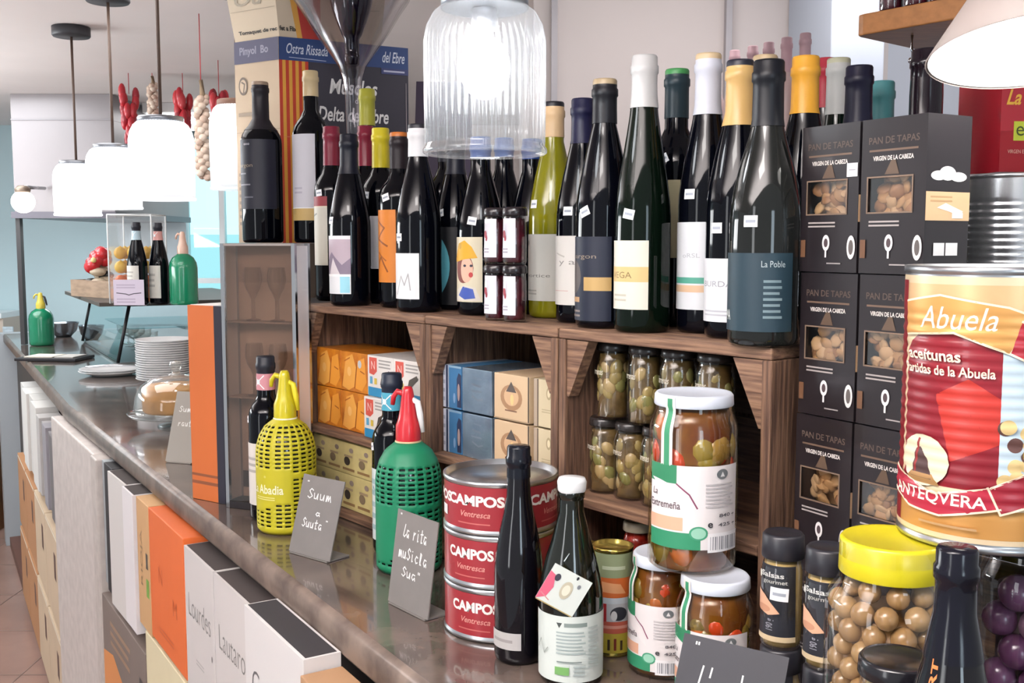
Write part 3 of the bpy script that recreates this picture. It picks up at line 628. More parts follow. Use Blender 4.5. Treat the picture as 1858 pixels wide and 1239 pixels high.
fruit = [('p', [(-.9, .1), (-.6, .85), (-.1, .95), (.2, .6), (.1, .15), (-.4, .02)], 'e8a64c'), ('p', [(.1, .1), (.3, .8), (.8, .9), (.95, .3), (.6, .05)], 'e59a38'), ('l', [(.05, .1), (.25, .75)], .06, '9c4f16'), ('e', -.35, .5, .15, .12, 'f0bb70'), ('l', [(.5, .55), (.8, .5)], .05, 'a8581c'), ('l', [(-.7, .75), (-.3, .85)], .05, 'b5621a')]
k = 0
for r_ in (0, 1):
    for c_, (a_, b_) in enumerate(((sA, sB2), (sB2, sC_))):
        pack('fruit_pack', ['orange fruit pack, lower left of the block in the left crate', 'orange fruit pack, lower right of the block in the left crate', 'orange fruit pack, upper left of the block in the left crate', 'orange fruit pack with a small pale sticker, upper right of the block'][k], 'pack', a_+.0006, b_-.0006, ZS1+.0006+r_*hz, ZS1+(r_+1)*hz-.0006, d_, .1, ORG, fruit+([('e', .45, .72, .14, .1, 'c3c7cc')] if k == 3 else []), group='orange fruit packs in the left crate'); k += 1
seaops = [('r', -.95, 0, 1, .22, '2d86b4'), ('p', [(-.85, .55), (-.85, .95), (-.25, .95), (-.25, .62), (-.5, .52)], 'cf5548'), ('t', 'N', -.55, .76, .2, 'e8c8c0', .3), ('g', -.1, .7, .9, .94, 3, 'a09c98'), ('r', -.8, .3, -.6, .48, '5ba0c4'), ('r', -.45, .3, -.25, .45, 'd3b84c'), ('p', [(.0, .3), (.15, .55), (.7, .68), (.8, .6), (.35, .4)], '4b4540')]
k = 0
sm = (sC_+sD)/2
for r_ in (0, 1):
    for c_, (a_, b_) in enumerate(((sC_, sm), (sm, sD))):
        sh = 0 if r_ else -.008
        pack('seafood_tin_pack', ['lower left white pack with red and blue print in the left crate', 'lower right white pack with red and blue print, behind the blue necked bottle', 'upper left white pack with red and blue print beside the orange packs', 'upper right white pack with red and blue print beside the crate divider'][k], 'pack', a_+.0006, b_-.0006, ZS1+.0006+r_*hz, ZS1+(r_+1)*hz-.0006, d_-(.0 if r_ else .008), .1, 'e6e1dc', seaops, group='white red and blue packs in the left crate'); k += 1
# pale yellow packs under the left shelf
sY0 = max(sx(578, 880, .02), .016); sY1 = sx(682, 900, .02)
zb0 = ZC+.0146; zy = [zb0, zb0+.062, zb0+.118, ZS1-.0135-.004]
farm = []
for q, X in enumerate((-.75, -.25, .25, .75)):
    farm += [('r', X-.2, .12, X+.2, .2, '8f6f48'), ('e', X-.05, .42, .1, .14, '7c6a52' if q % 2 else '3c342c'), ('r', X-.14, .55, X+.14, .62, 'a08a6c'), ('e', X+.1, .78, .07, .08, '8c7c72')]
for i in range(3):
    pack('cheese_pack', ['lowest pale yellow pack with farm drawings under the left shelf', 'middle pale yellow pack with farm drawings under the left shelf', 'topmost pale yellow pack directly under the left shelf'][i], 'pack', sY0, sY1, zy[i]+.0004, zy[i+1]-.0004, .012, .1, mat('cdbd82', .5, noise=.12, scale=40), (farm if i < 2 else [('g', -.8, .2, -.1, .8, 3, 'b09f5c'), ('r', -.5, .3, -.35, .9, 'b5603c'), ('g', .1, .2, .7, .8, 3, 'b09f5c'), ('r', .6, .3, .75, .9, '8a7a4a')]), group='pale yellow farm packs')
# middle crate
def two(name, labels, cat, u0, u1, m_, ops, d=.022, off=0, side=None, h=.0, grp=None, depth=.12):
    a_, b_ = sx(u0, 750, d), sx(u1, 750, d)
    a_ = max(a_, SA+.016); b_ = min(b_, SB-.017)
    if name == 'blue_box': b_ = a_+.015
    if name == 'tuna_box': a_ = SA+.0315
    z0 = ZS2+.0006; zt = onrow(780, 655, .02)[1]+h; hh = (zt-z0)/2
    for i in (0, 1): pack(name, labels[i], cat, a_+.001, b_-.001, z0+i*(hh+.0006), z0+(i+1)*hh-.002, d+off, depth, m_, ops, side, grp)
two('blue_box', ('lower narrow silver and blue box against the divider of the middle crate', 'upper narrow silver and blue box against the divider of the middle crate'), 'box', 784, 797, 'b4b8c4', [('r', .3, 0, 1, 1, '22304c'), ('g', -.8, .1, 0, .9, 4, '8f95a4')], grp='narrow silver blue boxes')
two('tuna_box', ('lower deep blue box with a silver crest in the middle crate', 'upper deep blue box with a silver crest in the middle crate'), 'box', 799, 838, '3f74a0', [('r', -1, 0, -.93, 1, '88a8c0'), ('r', -1, .95, 1, 1, '88a8c0'), ('e', -.1, .25, .18, .12, '7fa0c4'), ('p', [(.35, .05), (.3, .7), (.6, .85), (1, .8), (1, .05)], '2a3350'), ('e', .6, .4, .2, .2, 'a08c88')], grp='deep blue boxes')
two('silver_pack', ('lower shiny silver blue pack in the middle crate', 'upper shiny silver blue pack in the middle crate'), 'pack', 838, 893, mat('8fa2b4', .22, .55, bump=.6, scale=30, col2='76899c'), [('l', [(-.2, .8), (.3, .78)], .08, '5e6c7c'), ('l', [(-.3, .65), (.25, .62)], .09, '5c6674'), ('l', [(-.35, .5), (.3, .5)], .08, '6a7684'), ('l', [(-.3, .38), (.1, .3), (.4, .34)], .07, '66717e')], d=.0215, grp='silver blue packs')
two('crest_box', ('lower beige box with a brown crest in the middle crate', 'upper beige box with a brown crest in the middle crate'), 'box', 896, 961, 'cbb08e', [('e', 0, .5, .62, .28, 'a17c5c'), ('e', 0, .52, .42, .2, 'c9a682'), ('p', [(-.3, .62), (0, .85), (.3, .62)], '544c48'), ('e', .05, .46, .1, .12, 'e0be84'), ('r', .94, 0, 1, 1, '3a302c'), ('r', -1, 0, 1, .03, '9b8468'), ('g', -.35, .18, .35, .25, 1, '7a5a48')], d=.0215, grp='beige crest boxes')
two('cream_box', ('lower cream box with an oval motif against the right divider', 'upper cream box with an oval motif against the right divider'), 'box', 968, 1012, 'c6b898', [('r', -1, 0, -.7, 1, 'a39280'), ('r', -.7, 0, -.6, 1, '5c4c40'), ('e', .3, .72, .22, .13, 'a59676'), ('e', .3, .72, .12, .08, 'dccfae'), ('g', -.3, .3, .7, .4, 2, 'ab9f80')], d=.0215, grp='cream boxes with an oval')
# jars in the right crate
s_, _ = onrow(905, 890, .06); p = rowp(s_, .06)
jar('amber jar on the bottom board of the middle crate, mostly hidden by the tins', p.x, p.y, ZC+.0145, .115, .026, .86, fill='9c7c48', fill2='6f5430', lidc='2a2320')
s_, _ = onrow(955, 900, .06); p = rowp(s_, .06)
jar('amber jar beside its twin on the bottom board of the middle crate', p.x, p.y, ZC+.0145, .115, .026, .86, fill='8c7044', fill2='5f4a2c', lidc='2a2320')
def veg(t, pr, hs, R, H, cols, n, sz, long=1.5, seedv=1, nm='pickled_vegetables'):
    rg = random.Random(seedv); m = MB()
    for i in range(n):
        a = rg.random()*2*PI; z = .012+rg.random()*(hs-.026); r = max(.001, min(interp(pr, z-.004), interp(pr, z+.008))-.0012-sz*.72)
        m_ = mat(rg.choice(cols), .22, spec=.6)
        M = Matrix.Rotation(a, 3, 'Z') @ Matrix.Rotation(rg.uniform(-.6, .6), 3, 'X')
        m.ball((r*math.cos(a), r*math.sin(a), z), sz*rg.uniform(.8, 1.1), m_, .62, 1.0, long*.9, 10, M)
    tag(m.build(nm, t), None, None, None, None)
    return m
JL = []
for i, (u, lv) in enumerate(((1051, 0), (1109, 0), (1168, 0), (1228, 0), (1292, 0), (1112, 1), (1171, 1), (1231, 1), (1298, 1))):
    s_, _ = onrow(u, 850 if lv == 0 else 720, .05)
    s_ = max(s_, SB+.0395 if i in (0, 5) else prev_+.0475); prev_ = s_
    p = rowp(s_, .05); z = ZS3+.0005+lv*.0995
    t, pr, hs = jar(['artichoke jar farthest left on the lower row of the right crate', 'artichoke jar second from the left on the lower row', 'artichoke jar third from the left on the lower row', 'fourth artichoke jar of the lower row, behind the big pickle jar', 'artichoke jar ending the lower row, hidden by the big pickle jar', 'artichoke jar farthest left on the upper row of the right crate', 'artichoke jar second from the left on the upper row', 'artichoke jar third on the upper row, just above the pickle jar lid', 'artichoke jar at the right end of the upper row'][i], p.x, p.y, z, .099, .0232, .86, fill='4c3c22', fill2='6b5632', lidc='2a2524', lidh=.011,
                    lab=dict(z0=.5, z1=.74, a=40, c=-18, col=None, ops=[('t', 'Barrenas', 0, .5, .35, 'cfc8b8', 1.5, .01, .3)]), group='artichoke jars in the right crate', q=.8)
    veg(t, pr, hs, .0232, .099, ('8c7a48', '9a8650', '7c7844', 'a58e60'), 26, .0085, 1.5, 30+i, 'artichoke_hearts')
s_, _ = onrow(1158, 1000, .05); p = rowp(max(s_, SB+.04), .05)
jar('small red sauce jar with a cream lid beside the big pickle jar', p.x, p.y, ZC+.0145, .112, .021, .86, lidc='d8cdb4', fill='9c2a1c', fill2='6c1810', cat='jar')

# ---------------------------------------------------------------- cracker boxes, two towers of four
CC = Vector((.382, .973)); fd = Vector((-.5, .866)).normalized(); dd = Vector((fd.y, -fd.x))   # along front leftwards, inward
if dd.x < 0: dd = -dd
bw, bd = .076, .062
ztop = CAMH+at_y(1665, 201, .975).z-CAMH; bh = (ztop-(ZC+.001))/4
def cracker(label, c, z, rz, sticker=None, dark='3b3134', group='dark cracker boxes stacked in two towers'):
    t = thing('cracker_box', label, 'box', (c.x, c.y, z), rz, group)
    body = mat('241f22', .3, noise=.1, scale=5, coat=.4); h = bh-.0012
    m = MB(); wx, w0, w1 = .026, .4*h, .62*h
    # front with a real window opening: frame of four bars, sides, back
    m.box(-bw/2, bw/2, .001, bd, 0, .0015, body); m.box(-bw/2, bw/2, .001, bd, h-.0015, h, body)
    m.box(-bw/2, -bw/2+.0015, .001, bd, .0015, h-.0015, body); m.box(bw/2-.0015, bw/2, .001, bd, .0015, h-.0015, body); m.box(-bw/2+.0015, bw/2-.0015, bd-.0015, bd, .0015, h-.0015, body)
    for (x0, x1, z0, z1) in ((-bw/2, bw/2, 0, w0), (-bw/2, bw/2, w1, h), (-bw/2, -wx-.003, w0, w1), (wx-.003, bw/2, w0, w1)): m.box(x0, x1, 0, .0012, z0, z1, body)
    cv = Canvas(m, lambda a, b, off: (a, -off, b)); N = Norm(cv, -bw/2, bw/2, 0, h)
    ops = [('t', 'PAN DE TAPAS', 0, .86, .045, '5a4c44', 1.55, .01), ('g', -.75, .78, .8, .81, 1, '6a5648'), ('t', 'VIRGEN DE LA CABEZA', .0, .745, .03, 'd8d2cc', 1.25, .03),
           ('p', [(-.25, .64), (-.05, .73), (.08, .73), (.2, .64)], '5c4a3c'), ('r', -.76, .39, .62, .4, '7a6656'), ('r', -.76, .62, .62, .63, '7a6656'), ('r', -.8, .39, -.76, .63, '7a6656'), ('r', .6, .39, .64, .63, '7a6656'),
           ('g', -.7, .3, .55, .35, 2, 'a39b98'), ('e', -.05, .2, .13, .055, 'e6e2e2'), ('e', -.05, .2, .07, .03, '4a3c40'), ('r', -.08, .1, -.02, .15, 'e6e2e2'), ('e', .82, .17, .14, .08, 'd8d6d4'), ('e', .82, .17, .08, .05, '5c5654'), ('r', -.95, .1, -.78, .22, '6a4a34'), ('g', .0, .05, .5, .07, 1, '9c9694')]
    if sticker: ops += [('r', .62, .64, .98, .73, 'e4e4e6'), ('l', [(.7, .685), (.9, .685)], .03, '9a9aa0')]
    N.draw(ops)
    cv = Canvas(m, lambda a, b, off: (bw/2+off, a, b)); N = Norm(cv, 0, bd, 0, h)
    N.draw([('e', -.45, .62, .35, .03, 'f2efec'), ('e', -.05, .635, .38, .045, 'f2efec'), ('e', .45, .615, .38, .03, 'f2efec'), ('r', -1, .34, 1, .52, 'd9b48c'), ('g', -.8, .45, .5, .5, 2, 'b8946c'), ('p', [(-.5, .42), (-.1, .45), (.7, .4), (.6, .37), (0, .4)], 'f4f0ea'), ('r', .2, .355, .7, .39, 'f4f0ea'),
            ('r', -.6, .12, -.1, .2, 'f0efef'), ('r', -.05, .12, .5, .2, 'f0efef')])
    m.build('carton', t)
    m = MB(); m.box(-wx-.002, wx-.004, .0013, .0017, w0+.0002, w1-.0002, thin_glass('ffffff', .7, 0, .15)); m.build('window', t)
    rg = random.Random(int(z*1e4)+int(c.x*1e4)); m = MB()
    for i in range(26):
        x = rg.uniform(-wx-.001, wx-.006); zz = rg.uniform(w0-.002, w1+.004); y = rg.uniform(.006, .012)
        M = Matrix.Rotation(rg.uniform(-1, 1), 3, 'Y') @ Matrix.Rotation(rg.uniform(-.6, .6), 3, 'X') @ Matrix.Rotation(rg.uniform(-.5, .5), 3, 'Z')
        m.ball((x, y+.004, zz), .0095, mat(rg.choice(('b58a5a', 'a87c4c', 'c49e72', '98693e')), .55), 1, .28, .8, 8, M)
    m.box(-wx-.003, wx, .022, .024, w0-.006, w1+.006, mat('9c7448', .7)); m.build('crackers', t)
    return t
rzc = math.atan2(-fd.y, -fd.x)
names = ['bottom', 'second lowest', 'second highest', 'topmost']
for r_ in range(4):
    for c_ in range(2):
        q = CC+fd*(bw/2+c_*(bw+.003))+dd*.0
        lab = '%s dark cracker box of the %s tower' % (names[r_], 'left' if c_ else 'right')+(' with its grey side panel in full view' if (r_ == 3 and not c_) else ' with a white price sticker' if (r_ == 3) else '')
        cracker(lab, q+Vector((.001*((r_*7) % 3-1), 0)), ZC+.0005+r_*bh, rzc, sticker=(r_ == 3 and c_ == 1))

# ---------------------------------------------------------------- tins at the right edge
def ribr(z, R, H):
    t = z/H
    if t < .12 or t > .86: return R
    e = min(1, (t-.12)/.06, (.86-t)/.06); return R-.0011*e*(1-math.cos(2*PI*z/.0092))/2
def ribbed(label, x, y, z, R, H, face, ops=None, base=TINM, group=None, design=True):
    t = thing('olive_tin', label, 'tin', (x, y, z), face, group)
    n = int(H/.0023); m = MB(); pr = [(ribr(H*i/n, R, H), H*i/n) for i in range(n+1)]
    m.lathe([(.0001, .002), (R-.003, .002), (R-.001, 0), (R+.0012, .001), (R+.0012, .005), (R, .006)]+pr[3:-3]+[(R, H-.006), (R+.0012, H-.005), (R+.0012, H), (R-.001, H), (R-.003, H-.004), (.0001, H-.004)], base, 72); m.build('ribbed_body', t)
    if design:
        m = MB(); cv = Canvas(m, cyl_fn(lambda q: ribr(q, R, H) if q is not None else R), sa=.006, sb=.0023); cv.off = .0003
        design_antequera(Norm(cv, -R*1.75, R*1.75, .008, H-.008), m); m.build('printed_label', t)
    return t
def design_antequera(N, m):
    gold = mat('c58f4e', .35, .35); cream = mat('d9c3a0', .35, .2); red = mat('861c28', .3, coat=.3); dred = mat('6d1520', .35)
    N.draw([('r', -1, 0, 1, 1, cream), ('r', -1, .86, 1, .97, mat('d8b183', .35, .3)), ('r', -1, .02, 1, .13, gold),
            ('p', [(-.62, .2), (-.62, .72), (-.45, .8), (-.1, .81), (.1, .76), (.1, .2)], red), ('r', -1, .02, -.66, .98, red), ('r', .5, .02, 1, .98, dred),
            ('p', [(-.62, .22), (-.62, .6), (-.42, .66), (-.25, .56), (-.1, .5), (.1, .35), (.1, .22)], mat('7e1a26', .35)),
            ('p', [(-.2, .3), (-.32, .55), (-.1, .62), (.1, .55), (.1, .38)], mat('b4342c', .35)),
            ('r', .1, .24, .5, .78, mat('b9cbd6', .35)), ('r', .44, .2, .5, .8, mat('e8e2da', .35))])
    rg = random.Random(3)
    for i in range(26): N.draw([('e', .12+rg.random()*.32, .24+rg.random()*.26, .05, .028, rg.choice(('c9a86a', 'a58c4c', '5a3a34', 'd3b880', '8e7f3c')))])
    N.draw([('e', -.4, .29, .2, .1, 'd9cdb0'), ('p', [(-.5, .22), (-.46, .33), (-.42, .34), (-.36, .3), (-.32, .22)], '4a3434'), ('l', [(-.47, .24), (-.43, .37)], .02, '8a2a2a'), ('p', [(-.56, .2), (-.5, .24), (-.32, .24), (-.26, .2)], '9a7448'),
            # ribbon at the top
            ('p', [(-.62, .77), (-.62, .9), (-.3, .93), (.12, .89), (.26, .86), (.14, .72), (-.2, .79)], mat('cf9a58', .35, .3)), ('l', [(-.62, .77), (-.2, .79), (.14, .72), (.26, .86), (.12, .89), (-.3, .93), (-.62, .9)], .014, 'f0e3c4'),
            ('p', [(.2, .84), (.46, .76), (.56, .78), (.48, .71), (.5, .62), (.14, .72)], mat('a82834', .3)), ('l', [(.2, .84), (.46, .76), (.56, .77), (.48, .71), (.5, .62), (.14, .72)], .014, 'ecdcc0'),
            ('t', 'Abuela', -.2, .845, .085, 'efe6d8', .52, .0, .3),
            ('t', 'aceitunas', -.36, .70, .042, 'f1e2cc', .42, .022), ('t', 'Partidas de la Abuela', -.27, .645, .038, 'f1e2cc', .66, .018),
            # lower banner
            ('p', [(-.72, .15), (-.72, .24), (-.3, .17), (.08, .22), (.12, .14), (-.25, .09), (-.5, .1)], mat('a3263a', .3)), ('l', [(-.72, .24), (-.3, .17), (.08, .22)], .014, 'ecdcc0'), ('l', [(-.72, .15), (-.5, .1), (-.25, .09), (.12, .14)], .014, 'ecdcc0'),
            ('p', [(.06, .22), (.46, .33), (.44, .25), (.52, .2), (.12, .12)], mat('93202f', .3)), ('l', [(.06, .22), (.46, .33), (.44, .25), (.52, .2), (.12, .12), (.04, .22)], .014, 'ecdcc0'),
            ('t', 'ANTEQVERA', -.32, .155, .055, 'f3ead8', .72, .015), ('g', -.4, .045, .0, .065, 1, 'a8845a')])
ribbed('large ribbed olive tin with red label standing on jar lids at the right edge', .401, .873, 1.3235, .0685, .2275, -.47)
ribbed('shiny ribbed tin with no visible label behind the cracker boxes', .667, 1.40, ZT+.0005, .083, .197, 0, design=False, base=mat('e4e6ea', .22, .9))
t = thing('oil_tin', 'red metal tin with gold lettering standing on the shiny ribbed tin', 'tin', (.695, 1.395, ZT+.1985), .12)
m = MB(); w, dp, h = .088, .05, .15
m.box(-w, w, -dp, dp, 0, h, mat('b0202e', .18, .2, coat=.6)); m.box(-w+.003, w-.003, -dp+.003, dp-.003, h, h+.004, mat('c9a24a', .3, .8))
cv = Canvas(m, lambda a, b, off: (a, -dp-off, b)); N = Norm(cv, -w, w, 0, h)
N.draw([('r', -1, .0, 1, .34, '96141f'), ('t', 'La Chinata', -.4, .62, .13, 'd9a83c', 1.05, .02, .35), ('p', [(-.95, .98), (-.85, .84), (-.6, .8), (-.3, .86), (-.2, .98)], 'cf8d4c'), ('p', [(-.85, .97), (-.78, .88), (-.6, .85), (-.38, .89), (-.3, .97)], 'b0202e'),
        ('r', -.8, .26, -.6, .42, 'b8c23a'), ('t', 'e', -.7, .34, .08, '3d4a1a', .12), ('t', 'E', -.42, .34, .1, 'e0d4d0', .1), ('t', 'VIRGEN EXTRA', -.68, .17, .03, 'd9b0a0', .4), ('t', '5L', -.42, .16, .05, 'd8a84c', .1)])
m.build('tin_body', t, bevel=.006)
m = MB(); m.lathe([(.0001, h+.004), (.016, h+.004), (.016, h+.018), (.012, h+.02), (.0001, h+.02)], mat('c9a24a', .3, .7), 24); m.build('cap', t)
# ---------------------------------------------------------------- siphons
def siphon(label, x, y, z, H, R, net, head, face, style='net', lever=None, logo=None, cat='siphon', ring=None):
    """soda siphon: glass bottle in a plastic net cage with a plastic head"""
    t = thing('soda_siphon', label, cat, (x, y, z+.0008), face); hb = H*.7
    if style == 'net':
        pr = [(R*.9, 0), (R*.99, .006), (R, .02), (R, hb*.7), (R*.97, hb*.77), (R*.88, hb*.85), (R*.7, hb*.93), (R*.42, hb*.985), (R*.36, hb)]
        m = MB(); m.lathe([(.0001, .001)]+[(r-.0022, zz+.0005) for r, zz in pr]+[(.0001, hb)], mat('171a1c', .08, spec=.7), 40); m.build('glass_body', t)
        # cage with real openings
        m = MB(); seg = 64; mi = P(net); k = m.mi(mi); rows_ = []; z_ = 0
        zs = [0, .006]; q = .006
        while q < hb*.985: q += .0040 if len(zs) % 2 else .0030; zs.append(min(q, hb))
        for zz in zs:
            r = interp(pr, zz)
            for i in range(seg): a = 2*PI*(i+.0)/seg-PI/2; m.v.append((r*math.cos(a), r*math.sin(a), zz))
        for j in range(len(zs)-1):
            f = zs[j]/hb
            for i in range(seg):
                a = ((i+.5)/seg*360+180) % 360-180   # 0 = front
                solid = f < .06 or f > .95 or (.49 < f < .53) or (j % 2 == 0) or (i % 3 == 0)
                if logo and logo['f0']+.06*math.sin(math.radians(a)*1.3) < f < logo['f1'] and abs(a-logo['c']) < logo['w']: solid = True
                if f > .82 and style == 'net' and logo and logo.get('plaintop') and f > .62: solid = True
                if solid:
                    m.f.append([j*seg+i, j*seg+(i+1) % seg, (j+1)*seg+(i+1) % seg, (j+1)*seg+i]); m.m.append(k); m.sm.append(True)
        o = m.build('net_cage', t); sd = o.modifiers.new('thick', 'SOLIDIFY'); sd.thickness = .0014; sd.offset = 1
        if logo and logo.get('ops'):
            m = MB(); cv = Canvas(m, cyl_fn(R+.0016, math.radians(logo['c'])), sa=.004); a = R*math.radians(logo['w'])
            Norm(cv, -a, a, hb*logo['f0'], hb*logo['f1']).draw(logo['ops']); m.build('lettering', o)
    else:
        pr = [(R*.9, 0), (R*.99, .006), (R, .02), (R, hb*.72), (R*.94, hb*.82), (R*.75, hb*.92), (R*.45, hb*.985), (R*.36, hb)]
        m = MB(); m.lathe([(.0001, .001)]+pr+[(.0001, hb)], mat(net, .22, coat=.5), 40); m.build('plastic_body', t)
    m = MB(); hm = mat(head, .3, coat=.3) if isinstance(head, str) else head; hh = H-hb; r0 = R*.38
    pp = [(r0, hb-.002), (r0*1.02, hb+.004), (r0*1.0, hb+hh*.3), (r0*.8, hb+hh*.42), (r0*.62, hb+hh*.62), (r0*.5, hb+hh*.85), (r0*.42, H-.004), (r0*.3, H), (.0001, H)]
    m.lathe(pp, hm, 28); hd_ = m.build('head', t)
    if ring: m = MB(); m.lathe([(r0*1.05, hb-.004), (r0*1.08, hb-.003), (r0*1.08, hb+.001), (r0*1.03, hb+.002)], P(ring), 28); m.build('collar', t)
    m = MB(); m.tube([(-r0*.2, 0, H-.012), (-r0*.9, 0, H-.008), (-r0*1.25, 0, H-.016), (-r0*1.35, 0, H-.028)], [.0045, .0045, .004, .0032], hm, 10); m.build('spout', hd_)
    if lever:
        m = MB(); m.tube([(r0*.3, 0, H-hh*.22), (r0*.85, 0, H-hh*.28), (r0*1.05, 0, H-hh*.5), (r0*1.3, 0, H-hh*.82)], [.004, .0048, .005, .003], P(lever), 8); m.build('lever', hd_)
    return t
R = .0485
p = at_z(522, 972, ZC); d = Vector((p.x, p.y)).normalized(); c = Vector((p.x, p.y))+d*R
siphon('yellow soda siphon in a plastic net cage with a yellow head', c.x, c.y, ZC, at_y(522, 673, c.y).z-ZC, R, 'b8ae1c', 'c8ba1a', -.25, lever='e3d22a', ring='e9e4c4',
       logo=dict(f0=.25, f1=.56, c=-12, w=52, ops=[('t', 'La Abadia', -.1, .5, .26, 'e9e6c0', 1.5, .02), ('t', '*', -.1, .86, .08, 'e0dca0', .1), ('g', -.6, .18, .6, .3, 2, 'dad488')]))
YS = c
R = .0475
p = at_z(743, 1047, ZC); d = Vector((p.x, p.y)).normalized(); c = Vector((p.x, p.y))+d*R
siphon('green soda siphon in a net cage with red head and white lever', c.x, c.y, ZC, at_y(743, 702, c.y).z-ZC, R, '0f7a55', 'c3242f', -.3, lever='ecebea', ring='cdb089', logo=dict(f0=.12, f1=.5, c=-28, w=50, plaintop=True))
GS = c
# bottles beside the siphons
def cb(label, u, Y, vt, R_, z=ZC, **k):
    p = at_y(u, 900, Y); return bottle(label, p.x, Y, z, at_y(u, vt, Y).z-z, R_, **k)
cb('wine bottle with pink neck label standing behind the yellow siphon', 487, 1.80, 647, .0315, kind='bordeaux', cap=('20222c', .04), neckband=(.80, .90, 'c98a94'), face=-.7,
   lab=dict(z0=.1, z1=.48, a=55, c=0, col='d8d2cc', ops=[('g', -.6, .5, .5, .8, 3, 'aaa4a0')]), group='wine bottles behind the siphons', price=(-30, .62, .2))
cb('wine bottle with blue crossed neck label standing behind the green siphon', 713, 1.602, 678, .0315, kind='bordeaux', cap=('1d2536', .04), neckband=(.80, .90, '4aa0b8'), face=-.7,
   lab=dict(z0=.08, z1=.48, a=55, c=0, col='d4dadb', ops=[('g', -.7, .1, .4, .9, 5, '9fb6ba'), ('t', 'M', -.2, .7, .12, '7a9aa0')]), group='wine bottles behind the siphons', price=(-30, .6, .2))
DK = cb('plain dark beer bottle with a narrow grey label before the red tins', 941, 1.178, 810, .0283, kind='champagne', glass=BOTTLEB, cap=('10131c', .035), face=-.55, rn=.0128, capr=.2,
   lab=dict(z0=.075, z1=.155, a=45, c=-8, col='aaa6a4', ops=[('g', -.7, .3, .6, .7, 1, '8d8886')]))
wb = cb('beer bottle with white cap, hanging tag and wide white back label', 1037, 1.125, 868, .0355, kind='champagne', glass=mat('0f120c', .06, spec=.7), cap=None, face=-.1, rn=.0132,
   lab=dict(z0=.03, z1=.36, a=88, c=5, col='c9d0cb', ops=[('p', [(-.32, .9), (-.2, .9), (-.26, .82)], '3f4644'), ('r', -.16, .84, .3, .9, '7c8884'), ('g', -.32, .42, .28, .78, 7, '98a4a2'), ('g', .32, .2, .6, .85, 10, 'a9b3b0'), ('r', -.34, .12, -.06, .24, '6ea05c'), ('g', .02, .1, .28, .28, 3, 'a2adab'), ('l', [(-.8, .45), (-.7, .6), (-.6, .4), (-.5, .5)], .02, '8f9690'), ('g', -.3, .3, .2, .34, 1, '6f7a78')]))
# the white crown and the tag of that bottle
Hb = at_y(1037, 868, 1.125).z-ZC
m = MB(); m.lathe([(.0145, Hb-.014), (.0155, Hb-.012), (.0162, Hb-.003), (.0145, Hb+.001), (.0001, Hb+.0018)], mat('e4e6e8', .4), 24, flute=.02, nf=21); m.build('cap', wb)
m = MB(); zt = Hb*.66; q = Vector((-.012, -.042, zt-.03))
ring = [(math.cos(a)*.0205, math.sin(a)*.0205-.001, zt+.004*math.sin(a+2)) for a in [2*PI*i/16 for i in range(17)]]
m.tube(ring, .0006, mat('c9d4d8', .5), 5); m.tube([(0, -.0215, zt), (-.006, -.036, zt-.006)], .0006, mat('c9d4d8', .5), 5); m.build('string', wb)
m = MB(); M = Matrix.Translation((-.006, -.0395, zt-.036)) @ Matrix.Rotation(.12, 4, 'X') @ Matrix.Rotation(.50, 4, 'Y')
w = .0225
def tb(x0, x1, y0, y1, z0, z1, m_): m.box(x0, x1, y0, y1, z0, z1, m_, M)
tb(-w, w, -.0008, 0, -w, w, mat('d6dcd6', .5)); tb(-w+.001, w-.001, .0001, .001, -w-.0016, w-.002, mat('c2a86c', .5))
cv = Canvas(m, lambda a, b, off: tuple(M @ Vector((a, -.0008-off, b))))
Norm(cv, -w, w, -w, w).draw([('p', [(-1, 0), (-.6, .15), (-.5, .45), (-.7, .75), (-1, .8)], 'd0607a'), ('e', -.55, .72, .14, .1, '3c3b48'), ('e', .1, .52, .28, .24, 'b9b29c'), ('e', .1, .52, .18, .15, 'dcd9c6'), ('e', .55, .75, .08, .06, '777a80'), ('l', [(-.9, .2), (-.4, .1)], .05, 'c98a8a'), ('e', .3, .93, .05, .05, '22242a')])
m.build('hang_tag', wb)
# champagne at the right foot
p = at_y(1737, 1000, .69)
Hc = at_y(1737, 995, .69).z-ZC
bottle('dark champagne style bottle with orange vertical lettering at the bottom right', p.x, .69, ZC, Hc, .034, 'champagne', glass=BOTTLEB, cap=('10101a', .075), capr=.15, rn=.0128, face=.15,
       lab=dict(z0=.40, z1=.79, a=24, c=-66, col=mat('0c0a10', .12), sb=.004, ops=[('t', 'MOZART', .05, .55, .075, 'd5743c', 4.6, .03, 0, PI/2)]))
